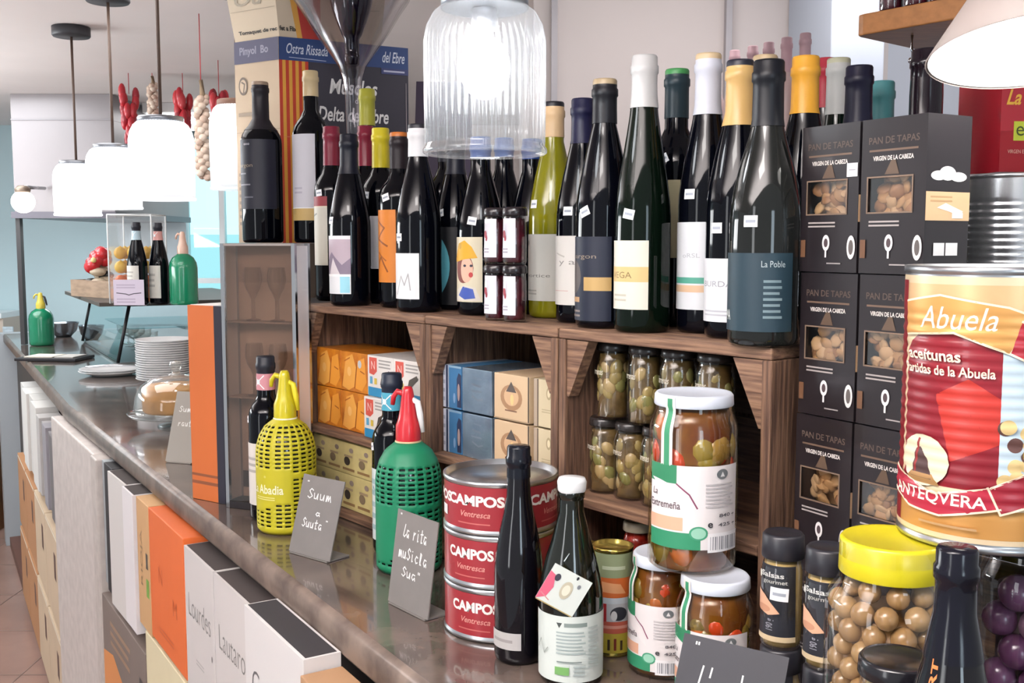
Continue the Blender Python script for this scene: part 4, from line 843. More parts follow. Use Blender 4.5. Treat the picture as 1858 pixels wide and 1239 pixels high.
# ---------------------------------------------------------------- slate cards
SL = mat('77726f', .6, noise=.08, scale=30); SLD = mat('2c2c33', .55, noise=.08, scale=30)
SCR = {  # handwriting as pen strokes in a 0..1 box
 's': [[(.9, .8), (.5, 1), (.2, .75), (.5, .5), (.8, .3), (.4, 0), (0, .15)]], 'm': [[(0, 0), (.05, .6), (.1, 0), (.3, .6), (.45, .05), (.65, .6), (.9, 0)]],
 'u': [[(0, .6), (.1, .05), (.5, .05), (.7, .6), (.75, 0)]], 'a': [[(.7, .55), (.2, .6), (0, .25), (.3, 0), (.65, .3), (.75, 0)]], 't': [[(.4, 1), (.3, 0), (.7, .05)], [(0, .65), (.8, .7)]],
 'l': [[(.2, 0), (.5, .9), (.2, 1), (.15, .2), (.5, 0)]], "'": [[(.4, 1), (.3, .75)]], 'c': [[(.7, .5), (.3, .6), (0, .3), (.3, 0), (.7, .1)]], 'r': [[(0, 0), (.1, .6), (.2, .4), (.6, .6)]],
 'L': [[(.55, 1), (.1, .1), (.5, .0), (.9, .2)]], 'e': [[(0, .3), (.6, .4), (.4, .62), (.05, .3), (.3, 0), (.7, .12)]], 'n': [[(0, 0), (.1, .6), (.2, .3), (.5, .6), (.65, 0)]], 'i': [[(.3, .6), (.3, 0), (.5, .05)], [(.3, .85), (.35, .88)]],
 'd': [[(.6, .5), (.2, .6), (0, .25), (.3, 0), (.6, .3), (.75, 1), (.6, 0)]], 'S': [[(.9, .85), (.5, 1), (.2, .75), (.5, .5), (.85, .25), (.4, 0), (0, .15)]], '"': [[(.2, 1), (.2, .8)], [(.5, 1), (.5, .8)]], 'o': [[(.3, .6), (0, .3), (.3, 0), (.6, .3), (.3, .6)]], ' ': []}
def scrawl(cv, t, x, y, h, wd, pen, m_):
    n = len(t)
    for i, ch in enumerate(t):
        for st in SCR.get(ch, SCR['u']): cv.line([(x+(i+px*.85)*wd/n, y+py*h) for px, py in st], pen, m_)
def card(label, a, b, top_z, lean, m_, lines, foot=.03, th=.0016, z=ZC, name='slate_card'):
    a, b = Vector((a.x, a.y)), Vector((b.x, b.y)); e = (b-a).normalized(); w = (b-a).length
    t = thing(name, label, 'sign', ((a.x+b.x)/2, (a.y+b.y)/2, z), math.atan2(e.y, e.x))
    hh = top_z-z; L = math.hypot(hh, lean); an = math.atan2(lean, hh)
    M = Matrix.Translation((0, 0, .0022)) @ Matrix.Rotation(-an, 4, 'X')
    m = MB(); m.box(-w/2, w/2, 0, th, 0, L-.002, m_, M)
    m.build('panel', t)
    m = MB(); cv = Canvas(m, lambda x, y, off: tuple(M @ Vector((x, -off, y))))
    for (s_, x, y, h, wd) in lines: scrawl(cv, s_, x*w-w/2, y*L, h*L, wd*w, .0016, mat('e9e9e6', .6))
    m.build('chalk_writing', t)
    m = MB(); m.box(-w/2+.004, w/2-.004, -.002, foot+lean*.4, 0, .002, m_); m.build('foot', t)
    m = MB(); vs = [(0, foot*.9, .002), (.0, lean*.55+th, L*.55), (.004, lean*.55+th, L*.55), (.004, foot*.9, .002)]; m.box(-.004, .004, foot*.5, foot*.5+.0015, .002, .03, m_); m.build('strut', t)
    return t
card('grey slate card with white handwriting in front of the yellow siphon', at_z(524, 1001, ZC), at_z(598, 1022, ZC), at_z(598, 1022, ZC).z+.118, .034, SL, [('"', .12, .86, .05, .1), ('Suum', .2, .70, .12, .6), ('a', .48, .5, .07, .14), ('suuta', .2, .34, .11, .5), ('"', .74, .42, .05, .1)])
card('grey slate card with white handwriting in front of the green siphon', at_z(704, 1092, ZC), at_z(776, 1128, ZC), ZC+.125, .018, SL, [('"', .08, .9, .05, .08), ('La rita', .2, .72, .13, .6), ('musicla', .15, .5, .12, .72), ('sua"', .28, .32, .1, .5)])
card('black slate card with large white handwriting at the bottom edge', Vector((.134, .918)), Vector((.217, .858)), ZC+.113, .05, SLD, [('"', .12, .86, .08, .1), ("L'enta i", .2, .5, .28, .78), ('sumea', .2, .1, .2, .6)], foot=.02)
card('small grey card standing beside the cake dome', at_z(300, 838, ZC), at_z(350, 842, ZC), ZC+.15, .05, mat('99948c', .6), [('summ', .2, .7, .08, .6), ('raut', .25, .5, .08, .5)])

# ---------------------------------------------------------------- the stack of red tins
cx, cy = -.014, 1.288; R = .0705
zt_ = at_y(900, 922, cy).z; h3 = (at_y(850, 905, 1.285-.07).z-ZC)/3
h3 = .0655
for i in range(3):
    t = thing('tuna_tin', ['lowest red tin of the stack of three', 'middle red tin of the stack of three', 'top red tin of the stack of three with its bright rim in view'][i], 'tin', (cx, cy, ZC+.0003+i*h3), -.42, 'stack of three red tins')
    m = MB(); H = h3-.0006
    m.lathe([(.0001, .003), (R-.004, .003), (R-.002, 0), (R+.0014, .0005), (R+.0016, .004), (R, .006), (R, H-.006), (R+.0016, H-.004), (R+.0014, H), (R-.001, H), (R-.0025, H-.007), (R-.008, H-.007), (R-.01, H-.005), (.0001, H-.005)], TINM, 64); m.build('metal_body', t)
    m = MB(); red = mat('942830', .35, coat=.3); m.lathe([(R+.0003, .0065), (R+.0003, H-.0065)], red, 72)
    cv = Canvas(m, cyl_fn(R+.0003), sa=.005); off = [0, -.1, .05][i]
    a = R*PI; N = Norm(cv, -a, a, .007, H-.007)
    for q in ((-.02+[0, -.03, .0][i]), (-.02+[0, -.03, 0][i]+.5 if i == 2 else .95)):
        N.draw([('t', 'CAMPOS', q, .68, .26, 'ece6df', .30 if i < 2 else .36, .04), ('t', 'Ventresca', q+.01, .36, .14, 'cf8d84', .18, .01, .3), ('r', q-.1, .12, q+.1, .15, 'b5605c')])
    if i == 2: N.draw([('t', 'CAMPOS', -.36, .68, .26, 'ece6df', .36, .04), ('r', -.30, .2, -.23, .44, 'e4e2e0')])
    if i == 1: N.draw([('r', .21, .05, .3, .9, 'c68c8a')]+[('r', .215, .08+k*.07, .295, .11+k*.07, 'a8605f') for k in range(11)])
    m.build('label', t)
# small cans between bottle and jars
def can(label, x, y, H, R, face, lab, z=ZC, group=None, lid='c8b25c'):
    t = thing('food_can', label, 'can', (x, y, z), face, group)
    m = MB(); m.lathe([(.0001, .002), (R-.003, .002), (R-.001, 0), (R+.001, .0005), (R+.001, .003), (R, .004), (R, H-.004), (R+.001, H-.003), (R+.001, H), (R-.001, H), (R-.002, H-.004), (.0001, H-.004)], mat(lid, .22, .9), 40); m.build('metal_body', t)
    m = MB(); cv = Canvas(m, cyl_fn(R+.0003), sa=.004); a = R*PI*.98; Norm(cv, -a, a, .005, H-.005).draw(lab); m.build('label', t); return t
lb = [('r', -1, .76, 1, 1, '8a9470'), ('g', -.2, .82, .2, .9, 1, 'b9c0a4'), ('r', -1, .56, 1, .76, 'c8642c'), ('p', [(-.3, .62), (.2, .6), (.1, .7), (-.2, .72)], 'e0a070'), ('r', -1, .5, 1, .56, 'c4ccd2'), ('r', -1, .32, 1, .5, 'b9bcc0'), ('r', -.3, .32, -.12, .5, 'b02c30'), ('e', .08, .4, .14, .07, '33343c'), ('e', .0, .38, .05, .05, 'dcdcdc'), ('r', -1, .2, 1, .32, 'c4604c'), ('g', -.2, .23, .25, .3, 1, 'dfa090'), ('r', -1, 0, 1, .2, 'b9a83c'), ('r', -.1, .03, -.06, .14, '3c2c20'), ('r', 0, .03, .04, .15, '7a2c20'), ('r', .1, .03, .14, .13, '3c2c20')]
can('tall can with green, orange and yellow label left of the pickle jars', .118, 1.200, at_y(1112, 992, 1.19).z-ZC, .0235, .0, lb, group='cans with banded labels')
can('can with banded label half hidden behind the bottle with the hanging tag', .082, 1.252, at_y(1080, 988, 1.25).z-ZC, .0235, -.2, lb, group='cans with banded labels')

# ---------------------------------------------------------------- pickle jars with white lids and green labels
def ilab(H, big):
    g = '2f7d58'
    return [('p', [(-.74, .0), (-.74, 1.0), (-.3, 1.0), (-.3, .0)], 'e4dcda')]
def pickle(label, x, y, z, H, R, face, seedv, price=None, z0=.07, z1=.62):
    t, pr, hs = jar(label, x, y, z, H, R, .86, lidc='d5dce8', lidh=.013, lidr=R*.88, fill='5c2c10', fill2='6e4a14', face=face, cat='jar', group='pickle jars with white lids', lidgloss=.35, tint='fffaf2', q=.86,
      lab=dict(z0=z0, z1=z1, a=66, c=0, col='e2dcdc', ops=[('r', -1, 0, .12, .2, '2f8560'), ('r', -1, .78, -.35, 1, '2f7d58'), ('a', -.95, .38, .95, .44, 'e9e0e0', 0, PI/2), ('l', [(-.35, .78), (-.1, .66), (.05, .5)], .03, '7c3c58'), ('r', -1, .22, -.22, .38, 'dca88c'),
          ('t', 'Extremeña', -.62, .52, .09, '55444a', .7, .01), ('t', 'La', -.85, .66, .08, '55444a', .14, .0, .2), ('e', .08, .2, .18, .085, '3d8f6c'), ('e', .08, .2, .14, .065, '8ebfa8'), ('e', .55, .9, .13, .06, '6a6f72'), ('p', [(.5, .87), (.6, .87), (.55, .93)], 'dcdcdc'), ('g', .2, .5, .85, .8, 7, 'b9b4b6'),
          ('t', '840 g', .68, .40, .055, '555258', .4, .02), ('t', '425 g', .68, .29, .055, '555258', .44, .02), ('t', 'e', .3, .30, .06, '333338', .1, .02), ('r', .25, -.03, .98, .2, 'eceaec')]+[('r', .3+k*.045, 0, .3+k*.045+(.012+.01*((k*7) % 3)), .16, '8f9096') for k in range(14)]))
    # strip of green and white running up over the shoulder onto the lid
    m = MB(); fr = lambda q: (interp(pr, q) if q is not None else R) if (q is None or q < H-.014) else R*.88+.0008
    cv = Canvas(m, cyl_fn(fr, math.radians(-38)), sa=.004, sb=.004); cv.off = .0006; w = R*.15
    cv.rect(-w, H*z1-.001, w, H-.001, P('e6ded8')); cv.rect(-w*.45, H*z1-.001, w*.5, H-.003, P('3b8a64'))
    m.build('seal_strip', t)
    veg(t, pr, hs, R, H, ('6b5a20', '7a6a2a', '8a7a34', 'b8401c', '6f6a2c', 'a65a1c', '8c7030'), 42, R*.28, 1.35, seedv)
    return t
HJ = .135
pickle('left white lidded pickle jar on the counter, carrying the big jar', .170, 1.148, ZC, HJ, .0385, -.62, 5)
pickle('right white lidded pickle jar on the counter behind the black slate card', .213, 1.068, ZC, HJ, .0405, -.42, 6)
pickle('big pickle jar with white lid standing on two smaller jars', .1935, 1.103, ZC+HJ+.0005, at_y(1262, 712, 1.10).z-ZC-HJ, .047, -.12, 7, z0=.15, z1=.62)

# ---------------------------------------------------------------- sauce jars with black lids
def sauce(label, x, y, z, H, R, face, g, price=None):
    jar(label, x, y, z, H, R, .9, lidc='23232a', lidh=.024, lidr=R*.98, fill='b79c62', fill2='a8905a', face=face, group=g, price=price, lidgloss=.35,
        lab=dict(z0=.08, z1=.74, a=64, c=-25, col='24262e', ops=[('t', 'Salsas', -.1, .88, .07, 'cfd0cc', 1.1, .02), ('t', 'gourmet', .05, .78, .06, 'b9bab4', 1.1, .01), ('e', -.75, .86, .1, .05, 'dcdcd4'), ('p', [(-.9, .4), (-.9, .66), (-.4, .6), (.1, .45), (.3, .38), (-.2, .34)], 'd0a083'), ('e', -.5, .42, .4, .05, 'b8866a'), ('t', '190 g', -.1, .22, .13, '8d8e96', .5, .02, 0, PI/2), ('r', -1, 0, 1, .07, 'c9b694')]))
p = at_y(1421, 1000, .992); q = at_y(1503, 1000, .942)
zl = ZC+.089
sauce('left black lidded sauce jar with a price sticker, on top of another jar', p.x, p.y, zl, .112, .0202, -.25, 'upper pair of sauce jars', price=(-8, .5, -.05))
sauce('right black lidded sauce jar beside the yellow lidded jar', q.x, q.y, zl, .113, .0202, -.25, 'upper pair of sauce jars')
sauce('short dark jar under the left sauce jar', p.x, p.y, ZC, .0885, .0202, -.25, 'lower pair of dark jars')
sauce('short dark jar under the right sauce jar', q.x, q.y, ZC, .0885, .0202, -.25, 'lower pair of dark jars')

# ---------------------------------------------------------------- big jar with yellow lid, onion jar, asparagus jar
ZJ = 1.323
def round_food(t, pr, hs, cols, r0, name, n_max, seedv, lab=None, squash=1.0):
    """single balls packed behind the glass, each one a part"""
    rg = random.Random(seedv); protos = []
    for c_ in cols:
        m = MB(); m.ball((0, 0, 0), r0, mat(c_, .2, spec=.6, noise=.2, scale=60), 1, 1, squash, 14); protos.append(m.build(name, t)); n_made = 0
    first = list(protos); n = 0; z = r0+.004; lay = 0
    while z < hs-r0*.4 and n < n_max:
        rr = min(interp(pr, z-.004), interp(pr, z+.004))-r0-.0022
        cnt = max(3, int(2*PI*rr/(2*r0*.98)))
        for k in range(cnt):
            a = 2*PI*(k+.5*(lay % 2))/cnt+.1*rg.random()-PI/2
            if math.sin(a) > .45: continue       # the rear of the jar cannot be seen
            if n >= n_max: break
            if first: o = first.pop()
            else: o = rg.choice(protos).copy(); COL.objects.link(o); o.parent = t
            o.location = ((rr)*math.cos(a), rr*math.sin(a), z+rg.uniform(-.001, .001)); s_ = rg.uniform(.92, 1.06); o.scale = (s_, s_, s_); n += 1
        z += r0*1.58; lay += 1
t, pr, hs = jar('big jar of pale olives with a yellow lid at the right', .3205, .862, ZC, ZJ-ZC, .0535, .80, lidc='c9bd1e', lidh=.03, lidr=.0425, fill='5a3a1a', fill2='6e4a22', face=.1, lidgloss=.3, price=(-30, .62, -.35), liq=False, top=.7)
m = MB(); m.lathe([(.0001, .01), (.040, .01), (.040, hs-.03), (.0001, hs-.03)], mat('7a5630', .4, col2='8f6a3c', scale=30), 30); m.build('brine', t)
round_food(t, pr, hs, ('96744a', '8a6a40', 'a28258'), .0102, 'olive', 98, 11)
t, pr, hs = jar('jar of purple onions with a dark lid at the right edge of the photo', .462, .905, ZC, ZJ-ZC, .050, .84, lidc='20222a', lidh=.022, lidr=.043, fill='3c1c3a', face=.2, liq=False)
m = MB(); m.lathe([(.0001, .01), (.028, .01), (.028, hs-.03), (.0001, hs-.03)], mat('2c1826', .4), 24); m.build('brine', t)
round_food(t, pr, hs, ('5c3558', '8a6a80', '6c4468'), .0165, 'onion', 60, 12)
t = jar('small jar of white asparagus with a black lid in the bottom right', .292, .766, ZC, at_z(1650, 1170, ZC).z*0+.168, .0285, .93, lidc='17161b', lidh=.014, lidr=.0285, fill='b79a5c', face=.1, liq=False, lidgloss=.18)[0]
m = MB(); m.lathe([(.0001, .004), (.017, .004), (.017, .148), (.0001, .148)], mat('8a6c34', .4), 20); m.build('brine', t)
for k in range(14):
    a = 2*PI*k/14; m = MB(); r = .0218
    m.tube([(r*math.cos(a), r*math.sin(a), .004), (r*math.cos(a)+.0004, r*math.sin(a), .07), (r*math.cos(a), r*math.sin(a), .118), (r*.97*math.cos(a), r*.97*math.sin(a), .138), (r*.95*math.cos(a), r*.95*math.sin(a), .146)], [.0046, .0046, .0042, .0034, .001], mat(('cbb274', 'd6c088', 'bfa562')[k % 3], .35, spec=.6), 10)
    m.build('asparagus_spear', t)
# ---------------------------------------------------------------- framed panel and orange box at the left end
FL = at_z(414, 917, ZC); FR = at_z(546, 931, ZC)
e_ = Vector((FR.x-FL.x, FR.y-FL.y)); w = e_.length; rz = math.atan2(e_.y, e_.x)
c = (FL.xy+FR.xy)/2; HP = 1.568-ZC
t = thing('display_case', 'tall narrow glass fronted case with chrome edges and taupe back', 'display case', (c.x, c.y-.012, ZC), rz)
m = MB()
for x in (-w/2, w/2-.007):
    for y in (0, .043): m.box(x, x+.007, y, y+.007, .0, HP, CHROME)
m.build('corner_posts', t)
for x, nm in ((-w/2, 'left'), (w/2-.004, 'right')):
    m = MB(); m.box(x+.001, x+.003, .007, .043, .012, HP-.004, mat('e4e2e4', .25)); m.build('side_panel', t)
m = MB(); m.box(-w/2+.007, w/2-.007, .0, .05, 0, .012, mat('2a2628', .3)); m.build('base', t); m = MB(); m.box(-w/2+.007, w/2-.007, .001, .05, HP-.004, HP, mat('9a938f', .3)); m.build('top', t)
m = MB(); m.box(-w/2+.007, w/2-.007, .044, .048, .012, HP-.004, mat('c9bbb0', .45, noise=.1, scale=3)); m.box(-w/2+.008, w/2-.008, .0425, .0438, .03, .06, mat('4a4443', .35)); m.box(-w/2+.008, w/2-.008, .0425, .0438, HP-.07, HP-.004, mat('b3a69d', .4)); m.build('back_panel', t)
for z in (HP*.705, HP*.42): m = MB(); m.box(-w/2+.008, w/2-.008, .006, .041, z, z+.003, mat('a39890', .4)); m.build('glass_shelf', t)
m = MB(); m.box(-w/2+.007, w/2-.007, .002, .004, .012, HP-.004, thin_glass('e6dcd4', .5)); m.build('glass_front', t)
def wineglass(label, x, y, z, H, R, group=None, name='wine_glass', k=.62, m_=None, rim=.82, foot=.8, stem=.0035):
    t = thing(name, label, 'glass', (x, y, z), 0, group)
    hb = H*(1-k); m = MB()
    m.lathe([(.0001, 0), (R*foot, .0004), (R*foot, .0016), (R*.25, .004), (stem, .01), (stem, hb*.9), (stem*1.6, hb), (R*.45, hb+H*k*.1), (R*.8, hb+H*k*.3), (R, hb+H*k*.55), (R*.97, hb+H*k*.75), (R*rim, H)], m_ or thin_glass('f4f2f0', .8), 40); m.build('glass_body', t); return t
ex = Vector((math.cos(rz), math.sin(rz))); ey = Vector((-ex.y, ex.x))
k = 0
for zi, z in enumerate((HP*.705+.0035, HP*.42+.0035)):
    for x in (-.026, .024):
        q = Vector((c.x, c.y-.012))+ex*x+ey*.024; k += 1
        wineglass(['left glass on the upper shelf of the display case', 'right glass on the upper shelf of the display case', 'left glass on the lower shelf of the display case', 'right glass on the lower shelf of the display case'][k-1], q.x, q.y, ZC+z, .095, .0165, 'glasses in the display case', k=.55, rim=.85)
a = at_z(350, 903, ZC); b = at_z(410, 915, ZC); ew = Vector((b.x-a.x, b.y-a.y)); W_ = ew.length
m = MB(); hO = at_y(360, 553, a.y).z-ZC; sp = W_*.78
m.box(0, sp, 0, .09, 0, hO, mat('cc6c34', .4, noise=.06, scale=6)); m.box(sp, W_, -.0004, .0904, 0, hO+.0005, mat('2b2a36', .3))
m.box(.0005, sp, -.0006, -.0001, .03, .036, mat('8a5034', .4)); m.box(.0005, sp, -.0006, -.0001, .045, .05, mat('8a5034', .4))
m.box(.004, sp, .004, .086, hO, hO+.001, mat('efe8e2', .5))
tag(m.build('gift_box', None, (a.x, a.y, ZC), math.atan2(ew.y, ew.x), bevel=.001), 'tall orange gift box with a dark edge left of the glass case', 'box')

# ---------------------------------------------------------------- oyster box with stripes, the cream tray box above it, dark bag
ZQ = 1.5685; zh = CAMH+(at_y(505, 66, 2.385).z-CAMH)
pc = Vector((at_y(505, 66, 2.385).x, 2.385)); pl = Vector((at_y(425, 79, 2.46).x, 2.46)); pr_ = Vector((at_y(740, 90, 2.53).x, 2.53)); pb = Vector((pr_.x-.12, 2.72)); pb2 = Vector((pl.x+.03, 2.7))
m = MB(); KR = mat('c9b49a', .7, noise=.06, scale=6); DKB = mat('33303c', .6)
m.prism([(q.x, q.y) for q in (pl, pc, pr_, pb, pb2)], ZQ, zh, KR)
def face_cv(a, b):
    d = (b-a); L = d.length; e = d/L; nrm = Vector((e.y, -e.x))
    return Norm(Canvas(m, lambda x, y, off: (a.x+e.x*x+nrm.x*off, a.y+e.y*x+nrm.y*off, y)), 0, L, ZQ, zh), L
N, L = face_cv(pc, pr_); N.cv.off = .001
st_ = []
for i in range(9): st_.append(('r', -1+.048*i, 0, -1+.048*(i+1), .9, 'c23c22' if i % 2 == 0 else 'e0a23c'))
N.draw([('r', -.57, 0, 1, .9, DKB)]+st_+[('r', -1, .89, 1, 1, mat('2b4478', .6)), ('l', [(-.85, .905), (-.3, .9)], .008, 'c3cbe0'), ('t', 'Ostra Rissada', -.58, .948, .05, 'd3d9e6', .62, .01, .3), ('t', 'del Ebre', .76, .945, .055, 'd3d9e6', .36, .01, .3), ('r', .56, .86, 1, .89, mat('3d4472', .6)), ('g', .6, .865, .95, .885, 1, 'b9bbd0'),
   ('t', 'Musclos', .12, .78, .075, 'e6e4e2', .75, .02, .2), ('t', 'del', .2, .715, .03, 'e6e4e2', .12, .01), ('t', 'Delta de l\'Ebre', .12, .645, .075, 'e6e4e2', 1.1, .02, .2), ('l', [(-.5, .52), (.93, .52), (.96, .55), (.96, .82)], .009, 'a39a9c'), ('t', 'Ostres', .0, .43, .07, 'c9c4c4', .7, .02, .2), ('l', [(-.95, .52), (-.6, .52)], .008, 'd88a5c')])
N, L = face_cv(pl, pc); N.cv.off = .001
N.draw([('r', -1, .89, 1, 1, mat('55546c', .6)), ('t', 'Pinyol  Bo', -.1, .945, .05, '8f8ea0', 1.3, .03), ('e', -.62, .78, .2, .045, '6f6258'), ('e', -.62, .78, .15, .033, 'c9b49a'), ('l', [(-.6, .75), (-.55, .79), (-.68, .8)], .05, '6f6258'), ('g', -.85, .62, -.2, .66, 1, '9c8c7a'), ('l', [(-1, .55), (1, .56)], .02, 'a8977f'), ('e', -.62, .44, .18, .04, '7c6e60'), ('g', -.9, .08, -.6, .36, 8, 'a09080')])
tag(m.build('oyster_box'), 'tall cardboard box with red and yellow stripes, navy header and chalk style lettering', 'box')
m = MB(); zt2 = 2.245
ctr = (pc+pl+pr_+pb)/4
lo = [pl+Vector((.0, .01)), pc+Vector((0, .01)), pc+(pr_-pc)*.78, pb+Vector((-.05, 0)), pb2]
hi = [ctr+(q-ctr)*1.18 for q in lo]
m.prism([(q.x, q.y) for q in lo], zh+.001, zt2, mat('d3c3ab', .7, noise=.05, scale=5), [(q.x, q.y) for q in hi])
def slant(a, b, A, B_):
    d = (b-a); e = d.normalized(); nrm = Vector((e.y, -e.x)); H = zt2-zh-.001
    def fn(x, y, off):
        s_ = x/d.length; k_ = (y)/H; p0 = a+(b-a)*s_; p1 = A+(B_-A)*s_; p = p0+(p1-p0)*k_
        return (p.x+nrm.x*off, p.y+nrm.y*off, zh+.001+y)
    N = Norm(Canvas(m, fn), 0, d.length, 0, H); N.cv.off = .001; return N
slant(lo[0], lo[1], hi[0], hi[1]).draw([('t', 'Tomaquet de rec', .1, .08, .05, '2f2a28', 1.7, .03), ('r', -.95, .30, .95, .305, 'a89a86'), ('t', 'Ou', -.1, .42, .14, 'ab9f8c', 1.2, .01, .3)])
slant(lo[1], lo[2], hi[1], hi[2]).draw([('t', 'fet a Flix', -.82, .09, .05, '2f2a28', .32, .03), ('p', [(-.66, 0), (-.76, .45), (-.6, .9), (-.48, .9), (-.4, 0)], 'd9a24a'), ('p', [(-.56, 0), (-.66, .5), (-.56, .9), (-.36, .9), (-.2, .4), (-.2, 0)], 'b83c34'), ('l', [(0, .3), (.9, .35)], .02, 'a89a86')])
tag(m.build('produce_box'), 'cream cardboard box flaring towards the ceiling on top of the striped oyster box', 'box')
m = MB(); q = at_y(752, 300, 2.66); m.prism([(q.x-.03, 2.70), (q.x+.14, 2.70), (q.x+.14, 2.80), (q.x-.03, 2.80)], ZC, at_y(760, 140, 2.66).z, mat('3b2f48', .5), [(q.x, 2.73), (q.x+.14, 2.73), (q.x+.14, 2.77), (q.x, 2.77)])
tag(m.build('paper_bag'), 'dark purple bag right of the oyster box, behind the near pendant lamp', 'bag')

# ---------------------------------------------------------------- giant goblet with an upturned bottle
gx = at_y(640, 200, 2.31).x
t = thing('giant_goblet', 'giant clear wine goblet rising behind the bottles to the ceiling', 'glass', (gx, 2.31, 1.5687))
gz = lambda v: at_y(640, v, 2.31).z-1.5687
rr = lambda w: w*2.31/1900/2
gl = thin_glass('f3f2f4', .6, 0, .03)
m = MB(); m.lathe([(.0001, 0), (.06, .001), (.06, .004), (.02, .012), (rr(24), .03), (rr(24), gz(240)), (rr(27), gz(175)), (rr(34), gz(145)), (rr(48), gz(122)), (rr(84), gz(95)), (rr(134), gz(58)), (rr(172), gz(25)), (rr(205), gz(0)), (rr(228), gz(-30)), (rr(232), min(gz(-60), 2.24-1.5687))], gl, 56)
o = m.build('glass_body', t)
sd = o.modifiers.new('wall', 'SOLIDIFY'); sd.thickness = .003
bt = bottle('upturned dark bottle hanging inside the giant goblet', gx, 2.31, 1.5687+gz(-52)+.0, .27, .047, 'fat', cap=None, rn=.0155, face=-.4, glass=mat('140d22', .06, spec=.8), lab=dict(z0=.1, z1=.42, a=50, c=0, col='5a3a66', ops=[('e', 0, .5, .5, .3, '3f8fb0')]))
bt.rotation_euler = (0, PI, 0); bt.location.z = 1.5687+gz(118)+.27

# ---------------------------------------------------------------- pendant lamps, glass jars with bulbs
def pendant(label, u, vtop, vbot, wpx, Y, canopy_v=None, power=6, opacity=.55, lidv=None, rod=True, wood=False):
    a = at_y(u, vbot, Y); H = at_y(u, vtop, Y).z-a.z; R = wpx*Y/1900/2
    t = thing('pendant_lamp', label, 'lamp', (a.x, Y, a.z), 0, 'glass jar pendant lamps')
    m = MB(); gm = thin_glass('ffffff', .5, opacity)
    m.lathe([(R*.99, 0), (R*1.03, .002), (R*1.03, .006), (R, .009), (R*.99, .012)], thin_glass('ffffff', .8, min(.9, opacity*1.2)), 64); m.build('rim', t)
    m = MB(); m.lathe([(R*.99, .012), (R, H*.4), (R, H*.72), (R*.95, H*.82), (R*.84, H*.9), (R*.7, H*.945), (R*.66, H*.95)], gm, 192, flute=.010, nf=48); m.build('glass_jar', t)
    lm = mat('7a5a4a', .6) if wood else mat('8f9298', .3, .8)
    m = MB(); m.lathe([(.0001, H), (R*.7, H), (R*.72, H-.003), (R*.72, H*.93), (R*.68, H*.93), (.0001, H*.935)], lm, 40); m.build('lid', t)
    m = MB(); m.lathe([(.0001, H*.93), (.014, H*.93), (.016, H*.80), (.010, H*.79), (.0001, H*.79)], mat('b9b9bd', .3, .5), 24); m.build('lamp_holder', t)
    m = MB(); m.ball((0, 0, H*.56), R*.42, glow('f6fbff', 26), 1, 1, 1.25, 20); m.build('bulb', t)
    zc = 2.2485-a.z
    m = MB(); m.tube([(0, 0, H), (0, 0, zc-.012)], .0042, mat('5c4940', .5), 8); m.build('rod', t)
    m = MB(); m.lathe([(.0001, zc-.03), (.055, zc-.03), (.058, zc-.026), (.058, zc), (.0001, zc)], mat('35353a', .5), 32); m.build('canopy', t)
    l = bpy.data.lights.new('bulb_light', 'POINT'); l.energy = power; l.shadow_soft_size = R*.42; l.color = (.96, .98, 1)
    lo_ = bpy.data.objects.new('bulb_light', l); COL.objects.link(lo_); lo_.parent = t; lo_.location = (0, 0, H*.56)
    return t
PL = [('pendant lamp nearest the camera, a ribbed glass jar above the crates', 880, -4, 281, 216, 1.22, 2.4, .10, False),
      ('pendant lamp with a brown lid partly hidden by the oyster box', 434, 182, 345, 98, 2.85, 1.6, .6, True),
      ('third pendant lamp from the far end, with the largest fully visible shade', 296, 212, 364, 112, 2.42, 1.8, .75, False),
      ('second pendant lamp from the far end', 209, 262, 380, 94, 2.92, 1.6, .75, False),
      ('pendant lamp farthest down the bar, with its dark canopy in view', 142, 292, 392, 80, 3.4, 1.6, .75, False)]
for lb_, u, vt, vb, wp, Y, pw, op, wd in PL: pendant(lb_, u, vt, vb, wp, Y, power=pw, opacity=op, wood=wd)

# conical shade at the upper right
q = at_y(1885, 96, .95); t = thing('shade_lamp', 'white conical lampshade with a glowing inside at the upper right corner', 'lamp', (q.x, q.y, q.z)); t.rotation_euler = (-.2, 0, 0)
m = MB(); pr2 = [(.0935, 0), (.0945, .001), (.05, .065), (.022, .085), (.018, .1), (.0001, .102)]
m.lathe(pr2, mat('a89c96', .5), 56); m.build('shade', t)
m = MB(); m.lathe([(.092, .0015), (.048, .063), (.02, .083), (.0001, .085)], mat('ffffff', .4), 56); m.build('shade_lining', t)
m = MB(); m.ball((0, 0, .035), .026, glow('fffaf2', 30), 1, 1, 1, 20); m.build('bulb', t)
m = MB(); m.tube([(0, 0, .1), (0, 0, 2.248-q.z)], .003, mat('4c4240', .5), 8); m.build('cord', t)
l = bpy.data.lights.new('shade_light', 'POINT'); l.energy = 2.2; l.shadow_soft_size = .026; l.color = (1, .97, .92); o = bpy.data.objects.new('shade_light', l); COL.objects.link(o); o.parent = t; o.location = (0, 0, .02)
